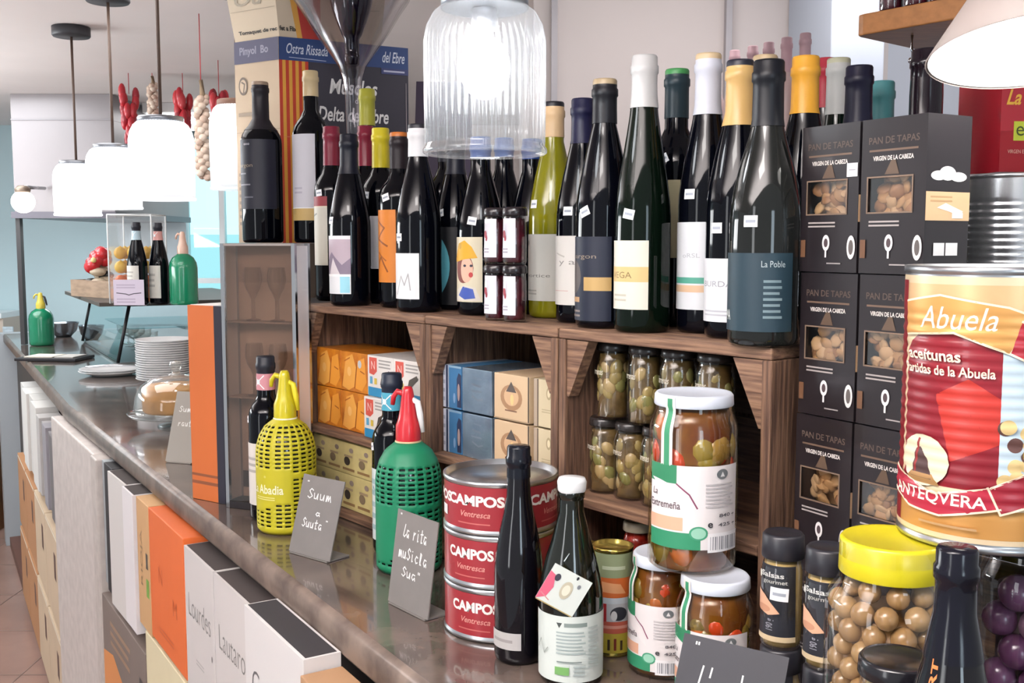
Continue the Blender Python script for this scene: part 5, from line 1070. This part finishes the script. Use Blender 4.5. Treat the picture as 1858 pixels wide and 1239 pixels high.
# wooden wall shelf top right with dark jars
a = at_y(1551, 66, 1.45); b = at_y(1738, 38, 1.30)
t = thing('wall_shelf', 'orange brown wooden shelf with a rounded corner at the top right', 'shelf', (a.x, a.y, a.z))
dx, dy = b.x-a.x+.12, b.y-a.y-.09; sd_ = Vector((dx, dy)).normalized(); nn_ = Vector((-sd_.y, sd_.x))
m = MB(); L_ = math.hypot(dx, dy)
pts = [Vector((0, 0)), sd_*L_, sd_*L_+nn_*.2, nn_*.16+sd_*.0]
cor = [sd_*.02, sd_*.006+nn_*.003, nn_*.014-sd_*.001]
m.prism([(p_.x, p_.y) for p_ in [sd_*.012, sd_*L_, sd_*L_+nn_*.22, nn_*.2, nn_*.012, sd_*.003+nn_*.003]], 0, .028, mat('a8703f', .4, noise=.2, scale=8, stretch=(3, 12, 12))); m.build('board', t, bevel=.002)
m = MB(); hk = sd_*.055+nn_*.05; m.tube([(hk.x, hk.y, -.0005), (hk.x, hk.y, -.018), (hk.x+.002, hk.y-.004, -.03), (hk.x+.004, hk.y-.002, -.022)], .002, CHROME, 8); m.ball((hk.x, hk.y, -.034), .0045, CHROME, seg=10); m.build('hook', t)
m = MB(); e2_ = sd_*L_+nn_*.11; m.tube([(e2_.x-.02, e2_.y, .028), (e2_.x-.02, e2_.y, 2.249-a.z)], .004, CHROME, 8); e3 = nn_*.17+sd_*.03; m.tube([(e3.x, e3.y, .028), (e3.x, e3.y, 2.249-a.z)], .004, CHROME, 8); m.build('hanger_rods', t)
for i in range(6):
    q = Vector((a.x, a.y))+sd_*(.035+.036*i)+nn_*.03
    jar(['dark red jar at the left end of the wooden shelf', 'second dark red jar from the left on the wooden shelf', 'third dark red jar from the left on the wooden shelf', 'fourth dark red jar on the wooden shelf', 'fifth dark red jar on the wooden shelf, mostly outside the frame', 'dark red jar at the right end of the wooden shelf'][i], q.x, q.y, a.z+.0285, .06, .0165, .92, fill='4a1220', fill2='300a14', lidc='2a0f18', group='dark red jars on the wooden shelf')
# ---------------------------------------------------------------- far part of the bar
a = at_y(28, 395, 4.9); b = at_y(341, 395, 4.9); zc = at_y(180, 396, 4.9).z
t = thing('range_hood', 'wide stainless steel extractor hood over the far kitchen', 'hood', (0, 0, 0))
SST = mat('8f898b', .4, .3, noise=.12, scale=1.2); m = MB(); z_ = at_y(180, 218, 4.9).z; xr = at_y(203, 218, 4.9).x; m.box(a.x, xr, 4.9, 6.02, zc+.03, z_, SST); m.build('hood_body', t)
m = MB(); m.box(a.x, xr, 4.9, 6.02, z_+.001, 2.249, SST); m.build('flue_box', t)
m = MB(); m.box(a.x-.01, xr+.01, 4.88, 6.02, zc, zc+.03, mat('55525a', .35, .5)); m.build('lower_rim', t)
m = MB(); m.box(a.x-.001, xr+.001, 4.895, 4.9, z_, z_+.006, mat('8d888c', .4)); m.build('seam', t)
m = MB(); q = at_y(37, 500, 4.9); m.box(q.x-.012, q.x+.008, 4.9, 4.93, ZC+.001, zc, mat('3c3a3c', .5)); m.build('support_post', t)
# backsplash of pale steel
m = MB(); m.box(a.x+.03, xr-.05, 6.12, 6.15, ZC+.003, zc+.1, mat('c3cfd6', .35)); tag(m.build('steel_backsplash'), 'pale blue steel splash panel below the extractor hood', 'panel')
# round wall lamp
q = at_y(42, 366, 4.66); t = thing('globe_lamp', 'small round glowing lamp at the far left below the hood edge', 'lamp', (q.x, q.y, q.z))
m = MB(); m.ball((0, 0, 0), .05, glow('fffdf6', 7), seg=20); m.build('globe', t); m = MB(); m.lathe([(.0001, .03), (.03, .04), (.034, .055), (.02, .07), (.0001, .072)], mat('8a7a6c', .4, .5), 20); m.build('cap', t)
m = MB(); m.tube([(0, .02, .065), (0, .22, .07)], .008, CHROME, 8); m.build('bracket', t)
# bright light trough under the ceiling
t = thing('light_trough', 'long bright ceiling light trough behind the pendant lamps', 'lamp', (0, 0, 0))
q0 = at_y(206, 165, 5.2); q0.x = max(q0.x, at_y(206, 218, 4.9).x+.03); q1 = at_y(430, 165, 5.2)
m = MB(); m.box(q0.x, q1.x, 5.2, 5.9, 2.2, 2.249, mat('e8e8e8', .5)); m.build('housing', t); m = MB(); m.box(q0.x+.02, q1.x-.02, 5.198, 5.88, 2.185, 2.2, glow('ffffff', 5)); m.build('diffuser', t)
# hanging strings: peppers and garlic
def hang(label, cat, name, u, v0, v1, Y, kind, group=None):
    q = at_y(u, v1, Y); top = at_y(u, v0, Y).z-q.z; t = thing(name, label, cat, (q.x, Y, q.z), 0, group)
    rg = random.Random(u); m = MB()
    if kind == 'pepper':
        for i in range(26):
            z = rg.random()*top*.95; k = .5+.5*z/top; a_ = rg.random()*6.3
            m.ball((math.cos(a_)*.028*k, math.sin(a_)*.028*k, z), .02, mat(rg.choice(('b22a34', 'c23a40', '9c2430')), .3), .75, .75, 1.7, 10)
        m.build('dried_peppers', t)
    else:
        for i in range(18):
            z = top*.78*i/17
            for k in range(3): a_ = i*.9+k*2.1; m.ball((math.cos(a_)*.013, math.sin(a_)*.013, z+.006*k), .0125, mat(rg.choice(('c9b3a2', 'bfa695', 'd6c4b4')), .6), 1, 1, .95, 10)
        m.build('garlic_bulbs', t); m = MB(); m.tube([(0, 0, top*.72), (.004, 0, top*.85), (0, 0, top)], [.012, .009, .006], mat('8f7a62', .8), 8); m.build('dry_stalks', t)
    m = MB(); m.tube([(0, 0, top*.9), (0, 0, 2.2485-q.z)], .0015, mat('b03038', .7), 5); m.build('cord', t)
hang('red dried pepper string left of the third pendant', 'pepper string', 'pepper_string', 237, 160, 262, 4.3, 'pepper', 'hanging strings of red peppers')
hang('red dried pepper string between the third pendant and the garlic braid', 'pepper string', 'pepper_string', 334, 170, 245, 4.3, 'pepper', 'hanging strings of red peppers')
hang('small red pepper string at the brown lidded pendant', 'pepper string', 'pepper_string', 398, 172, 205, 4.0, 'pepper', 'hanging strings of red peppers')
hang('pale garlic braid hanging from the ceiling right of the third pendant', 'garlic braid', 'garlic_braid', 369, 145, 322, 3.2, 'garlic')
hang('faint pale garlic braid behind the rod of the third pendant', 'garlic braid', 'garlic_braid', 279, 138, 235, 4.3, 'garlic')

# display counter case with sloping glass and wooden top
YA = 3.8
nb = at_z(214, 662, ZC); nt = at_y(230, 560, YA+.08)
def cq(s, o, z): x, y = cpt(s, o); return Vector((x, y, z))
s0, _ = onfront(214, 662, -.2)
rA = at_z(214, 662, ZC); sA_ = SBD+(rA.xy-CA.xy).dot(D2C); oA = (rA.xy-CA.xy).dot(N2C); print('case', sA_, SBD, oA)
zt = 1.325; oB = oA-.05; oC = oA-.62; sE_ = sA_+1.05
t = thing('glass_display_case', 'refrigerated glass counter case with sloping front under the fruit and siphon', 'display case', (0, 0, 0))
m = MB(); m.add([cq(sA_, oA, ZC+.01), cq(sE_, oA, ZC+.01), cq(sE_, oB, zt), cq(sA_, oB, zt)], [[0, 1, 2, 3]], thin_glass('d4eef0', .5)); m.build('front_glass', t)
m = MB(); m.add([cq(sA_, oA, ZC+.01), cq(sA_, oB, zt), cq(sA_, oC, zt), cq(sA_, oC, ZC+.01)], [[0, 1, 2, 3]], thin_glass('ecfafa', .35)); m.build('end_glass', t)
for p_, q_ in ((cq(sA_, oA, ZC+.008), cq(sA_, oB, zt)), (cq(sA_, oB, zt), cq(sA_, oC, zt)), (cq(sE_, oA, ZC+.008), cq(sE_, oB, zt)), (cq(sA_, oC, zt), cq(sA_, oC, ZC+.008))): m = MB(); m.tube([p_, q_], .007, mat('1c1c20', .4), 6); m.build('frame_bar', t)
m = MB(); m.prism([cpt(sA_-.07, oB+.12), cpt(sE_, oB+.12), cpt(sE_, oC), cpt(sA_-.07, oC)], zt, zt+.015, mat('4c4640', .5)); m.build('top_panel', t)
m = MB(); m.prism([cpt(sA_+.005, oA-.01), cpt(sE_, oA-.01), cpt(sE_, oC), cpt(sA_+.005, oC)], ZC+.0005, ZC+.008, STEEL); m.build('floor_tray', t)
m = MB(); m.prism([cpt(sA_+.35, oA-.1), cpt(sE_-.03, oA-.1), cpt(sE_-.03, oC+.02), cpt(sA_+.35, oC+.02)], ZC+.11, ZC+.115, thin_glass('dff2f4', .5)); m.build('inner_shelf', t)
ztp = zt+.0155
# glassware seen through the case
for i, (s_, o_) in enumerate(((.35, -.2), (.5, -.2), (.65, -.2), (.8, -.2))):
    x, y = cpt(sA_+s_, oA+o_+.03); wineglass(['nearest clear bowl glass inside the counter case', 'second clear bowl glass inside the counter case', 'third clear bowl glass inside the counter case', 'farthest clear bowl glass inside the counter case'][i], x, y, ZC+.0085, .09, .05, 'clear glasses inside the counter case', k=.6, rim=1, name='bowl_glass')
# wooden tray
xa = at_y(150, 530, 4.35)
def topat(u, Y): r = at_y(u, 540, Y); return r.x, Y
x, y = -1.67, 4.35
tray = thing('wooden_tray', 'worn wooden tray on top of the counter case holding fruit', 'tray', (x, y, ztp), -.72)
m = MB(); WT = mat('a08872', .75, noise=.25, scale=8, stretch=(2, 8, 8)); m.box(-.27, .21, -.02, .15, 0, .01, WT); m.build('bottom', tray)
for (x0, x1, y0, y1) in ((-.27, .21, -.03, -.02), (-.27, .21, .15, .16), (-.28, -.27, -.03, .16), (.21, .22, -.03, .16)): m = MB(); m.box(x0, x1, y0, y1, 0, .07, WT); m.build('side_board', tray)
# red flower like tomato string and fruit
def at_top(u, v, Y): p_ = at_y(u, v, Y); return p_
q = Vector((-1.785, 4.53, at_y(186, 472, 4.53).z))
t = thing('tomato_cluster', 'cluster of glossy red tomatoes at the left of the tray', 'tomatoes', (q.x, q.y, ztp+.0125))
m = MB(); rg = random.Random(4); hh_ = q.z-ztp-.011
for i in range(9):
    a_ = i*.7; m.ball((math.cos(a_)*.03, math.sin(a_)*.022, hh_+math.sin(a_*1.3)*.03), .03, mat('c4262e', .2, coat=.5), seg=14)
m.ball((0, -.05, hh_), .012, mat('e8d28a', .4)); m.build('red_fruit', t)
m = MB()
for i in range(12): a_ = rg.random()*6.3; m.ball((math.cos(a_)*.03, math.sin(a_)*.025, .032+rg.random()*hh_*.5), .028, mat(rg.choice(('4b3a30', '8a8a5c', 'b9a890', '2c2c28')), .4), 1.3, .8, .7, 10)
m.build('dried_fruit_and_leaves', t)
# acrylic box with lemons and oranges
x, y = topat(253, 4.02); hA = at_y(244, 390, 3.99).z-ztp
t = thing('acrylic_box', 'tall clear acrylic box holding citrus fruit on the counter case', 'box', (x, y, ztp+.0005), 0)
w_ = .082
m = MB()
for (x0, x1, y0, y1) in ((-w_, w_, -w_, -w_+.003), (-w_, w_, w_-.003, w_), (-w_, -w_+.003, -w_, w_), (w_-.003, w_, -w_, w_)): m.box(x0, x1, y0, y1, 0, hA, thin_glass('ffffff', .4, .04))
m.build('clear_walls', t)
m = MB()
for x0 in (-w_, w_): m.tube([(x0, -w_, 0), (x0, -w_, hA)], .003, mat('e8ecec', .3), 6); m.tube([(x0, w_, 0), (x0, w_, hA)], .003, mat('e8ecec', .3), 6)
m.tube([(-w_, -w_, hA), (w_, -w_, hA), (w_, w_, hA), (-w_, w_, hA), (-w_, -w_, hA)], .003, mat('e8ecec', .3), 6); m.build('edges', t)
k = 0
fz = .030
for lay in range(4):
    for (fx, fy) in [(i*.049, j*.049) for j in (-1, 0, 1) for i in (-1, 0, 1)]:
        z_ = ztp+.029+lay*.0535; ora = lay < 2
        if z_-ztp > hA*.66: continue
        k += 1; m = MB(); col = ('d9692c', 'd97a30')[k % 2] if ora else ('d9a41c', 'e0b428')[k % 2]
        m.ball((0, 0, 0), .0248 if ora else .0242, mat(col, .4, bump=.2, scale=80), 1, 1, 1 if ora else 1, 12)
        if not ora: m.ball((.0, -.0, .0205), .006, mat(col, .4), 1, 1, 1, 8)
        s_ = rg.random()*3
        o = m.build('orange' if ora else 'lemon', None, (x+fx, y+fy, z_), s_)
        tag(o, ('orange in the lower layers of the clear acrylic box' if ora else 'lemon in the upper layers of the clear acrylic box'), 'fruit', 'oranges in the acrylic box' if ora else 'lemons in the acrylic box')
def tb2(label, u, Y, vt, nb_, group):
    x, y = topat(u, Y); H = at_y(u, vt, Y).z-ztp
    bottle(label, x, y, ztp+.0005, H, .036, 'burgundy', cap=('23232c', .03), neckband=(.79, .9, nb_), face=-.5, lab=dict(z0=.08 if u > 270 else .2, z1=.48, a=55, c=0, col='d8d4ca', ops=[('g', -.6, .3, .5, .8, 3, 'b0aca4')]), group=group)
tb2('wine bottle with pale blue neck label in front of the citrus box', 251, 3.85, 404, 'b5ccd6', 'wine bottles on the counter case')
tb2('wine bottle with pink neck label between citrus box and green siphon', 290, 3.89, 405, 'd49a94', 'wine bottles on the counter case')
x, y = topat(334, 3.86)
siphon('green plastic siphon with a pale head on the counter case', x, y, ztp+.0005, at_y(331, 421, 3.92).z-ztp, .051, '12845c', 'e0b8a4', -.2, style='solid')
x, y = topat(234, 3.77)
m = MB(); m.box(-.055, .055, 0, .004, 0, .095, mat('cfc4d4', .5)); cv = Canvas(m, lambda a, b, off: (a, -off, b)); Norm(cv, -.055, .055, 0, .095).draw([('l', [(-.8, .5), (-.2, .46), (0, .42), (.3, .47), (.8, .5)], .06, '4a4450'), ('g', -.8, .65, .8, .85, 2, 'b3a6ba'), ('g', -.8, .1, .8, .32, 2, 'b3a6ba')]); m.box(-.055, .055, 0, .02, 0, .003, mat('cfc4d4', .5))
tag(m.build('small_sign', None, (x, y, ztp+.0005), .0), 'small lilac card sign in front of the wine bottles on the case', 'sign')

# things on the stone top toward the far end
q = at_z(68, 628, ZC)
siphon('green siphon with a yellow head at the far end of the bar', q.x, q.y+.05, ZC, at_y(68, 532, q.y).z-ZC, .055, '0f7a55', 'd3c04a', .4, style='solid', lever='3a3a3c')
for i, (u, v, rr_, zz) in enumerate(((108, 606, .075, 0), (126, 612, .06, 0))):
    q = at_z(u, v+6, ZC); m = MB(); m.lathe([(.0001, .004), (rr_*.4, .004), (rr_*.5, 0), (rr_*.55, .006), (rr_*.85, .03), (rr_, .07), (rr_*1.03, .072), (rr_*.97, .07), (rr_*.8, .03), (.0001, .012)], mat('8f99a3', .15, 1), 36)
    tag(m.build('steel_bowl', None, (q.x+(.09 if i else 0), q.y+.05, ZC+.0005)), ['shiny steel bowl right of the far green siphon', 'smaller steel bowl next to the larger one at the far end'][i], 'bowl', 'steel bowls')
a = at_z(100, 652, ZC); m = MB(); m.box(-.13, .13, -.08, .08, 0, .012, mat('26262a', .4)); o = m.build('black_tray', None, (a.x, a.y, ZC+.0005), -.1, bevel=.002); tag(o, 'black tray with papers beside the case at the far end', 'tray')
m = MB(); m.box(-.1, .02, -.06, .05, 0, .004, mat('ded6c8', .6)); tag(m.build('menu_sheet', None, (a.x, a.y, ZC+.0135), -.1), 'cream menu sheet lying on the black tray', 'paper')
m = MB(); m.box(.03, .11, -.06, .05, 0, .004, mat('c4c0ba', .6)); tag(m.build('menu_sheet', None, (a.x, a.y, ZC+.0135), -.1), 'grey menu sheet at the right of the black tray', 'paper')
q = at_z(184, 686, ZC); PLT = mat('e9e8e8', .2, coat=.3)
def plate(label, x, y, z, R, group=None, n=''):
    m = MB(); m.lathe([(.0001, .002), (R*.55, .002), (R*.6, 0), (R*.63, .002), (R*.98, .0145), (R, .017), (R*.97, .017), (R*.62, .0055), (.0001, .0045)], PLT, 40)
    return tag(m.build('plate', None, (x, y, z)), label, 'plate', group)
plate('lower white plate of the pair with tongs', q.x, q.y+.10, ZC+.0005, .115, 'pair of white plates')
plate('upper white plate of the pair with tongs', q.x+.002, q.y+.10, ZC+.0082, .115, 'pair of white plates')
t = thing('serving_tongs', 'steel serving tongs lying on the white plates', 'tongs', (q.x+.02, q.y+.08, ZC+.030), .35)
for sgn in (-1, 1): m = MB(); m.tube([(-.1, sgn*.003, .004), (0, sgn*.012, .008), (.11, sgn*.022, .004)], [.004, .004, .006], CHROME, 6); m.build('arm', t)
q = at_z(283, 700, ZC); n = 18
for i in range(n): plate(['stacked white plate, lowest', 'stacked white plate near the bottom', 'stacked white plate in the middle', 'stacked white plate near the top', 'topmost white plate of the tall stack'][4 if i == n-1 else min(3, int(i/n*4))]+(' ' if i == n-1 else ' of the tall plate pile'), q.x+.001*((i*5) % 3-1), q.y+.10, ZC+.0005+i*.0078, .0975, 'tall pile of white plates')
# cake under a glass dome
q = at_z(297, 786, ZC); cx_, cy_ = q.x, q.y+.11
t = thing('cake_stand', 'clear glass cake stand with a dome lid over a golden cake', 'cake stand', (cx_, cy_, ZC))
zz0 = .03
m = MB(); m.lathe([(.0001, .0005), (.05, .001), (.045, .006), (.014, .012), (.013, zz0-.008), (.03, zz0-.004), (.118, zz0), (.125, zz0+.008), (.12, zz0+.006), (.0001, zz0+.002)], thin_glass('f2f6f6', .9, .06), 48); m.build('glass_plate', t)
hd = at_y(297, 665, cy_).z-ZC-zz0-.03; m = MB(); z1 = zz0+.009
m.lathe([(.106, z1), (.108, z1+hd*.15), (.104, z1+hd*.45), (.09, z1+hd*.72), (.062, z1+hd*.92), (.025, z1+hd), (.01, z1+hd+.004), (.012, z1+hd+.014), (.018, z1+hd+.024), (.014, z1+hd+.034), (.0001, z1+hd+.037)], thin_glass('fbfbf8', .8, .05), 48); m.build('dome_lid', t)
m = MB(); m.lathe([(.0001, 0), (.082, 0), (.086, .006), (.086, hd*.62), (.082, hd*.7), (.0001, hd*.72)], mat('c08c4c', .7, noise=.25, scale=20, bump=.6), 40)
tag(m.build('cake', None, (cx_, cy_, ZC+zz0+.010)), 'round golden cake under the glass dome', 'cake')
# doorway things at the far left
t = thing('strip_curtain', 'narrow strip of white blue door curtain at the left edge', 'curtain', (0, 0, 0))
a = at_y(8, 600, 5.95); b = at_y(26, 600, 5.95); m = MB(); n = 24
vs = []; fs = []
for i in range(n+1):
    x = a.x+(b.x-a.x)*i/n; yy = 5.93+.01*math.sin(i*1.6)
    vs += [(x, yy, ZF+.01), (x, yy, at_y(8, 592, 5.95).z)]
for i in range(n): fs.append([2*i, 2*i+2, 2*i+3, 2*i+1])
m.add(vs, fs, mat('c9d6de', .5, noise=.25, scale=30, stretch=(1, 1, 3)), True); o = m.build('strips', t); o.modifiers.new('thick', 'SOLIDIFY').thickness = .003
m = MB(); m.box(a.x-.35, a.x-.002, 5.75, 5.92, ZF+.001, 1.0, mat('8a5a34', .6, noise=.3, scale=6)); tag(m.build('wooden_crate_stack'), 'brown wooden front at the very left edge past the counter end', 'cabinet')
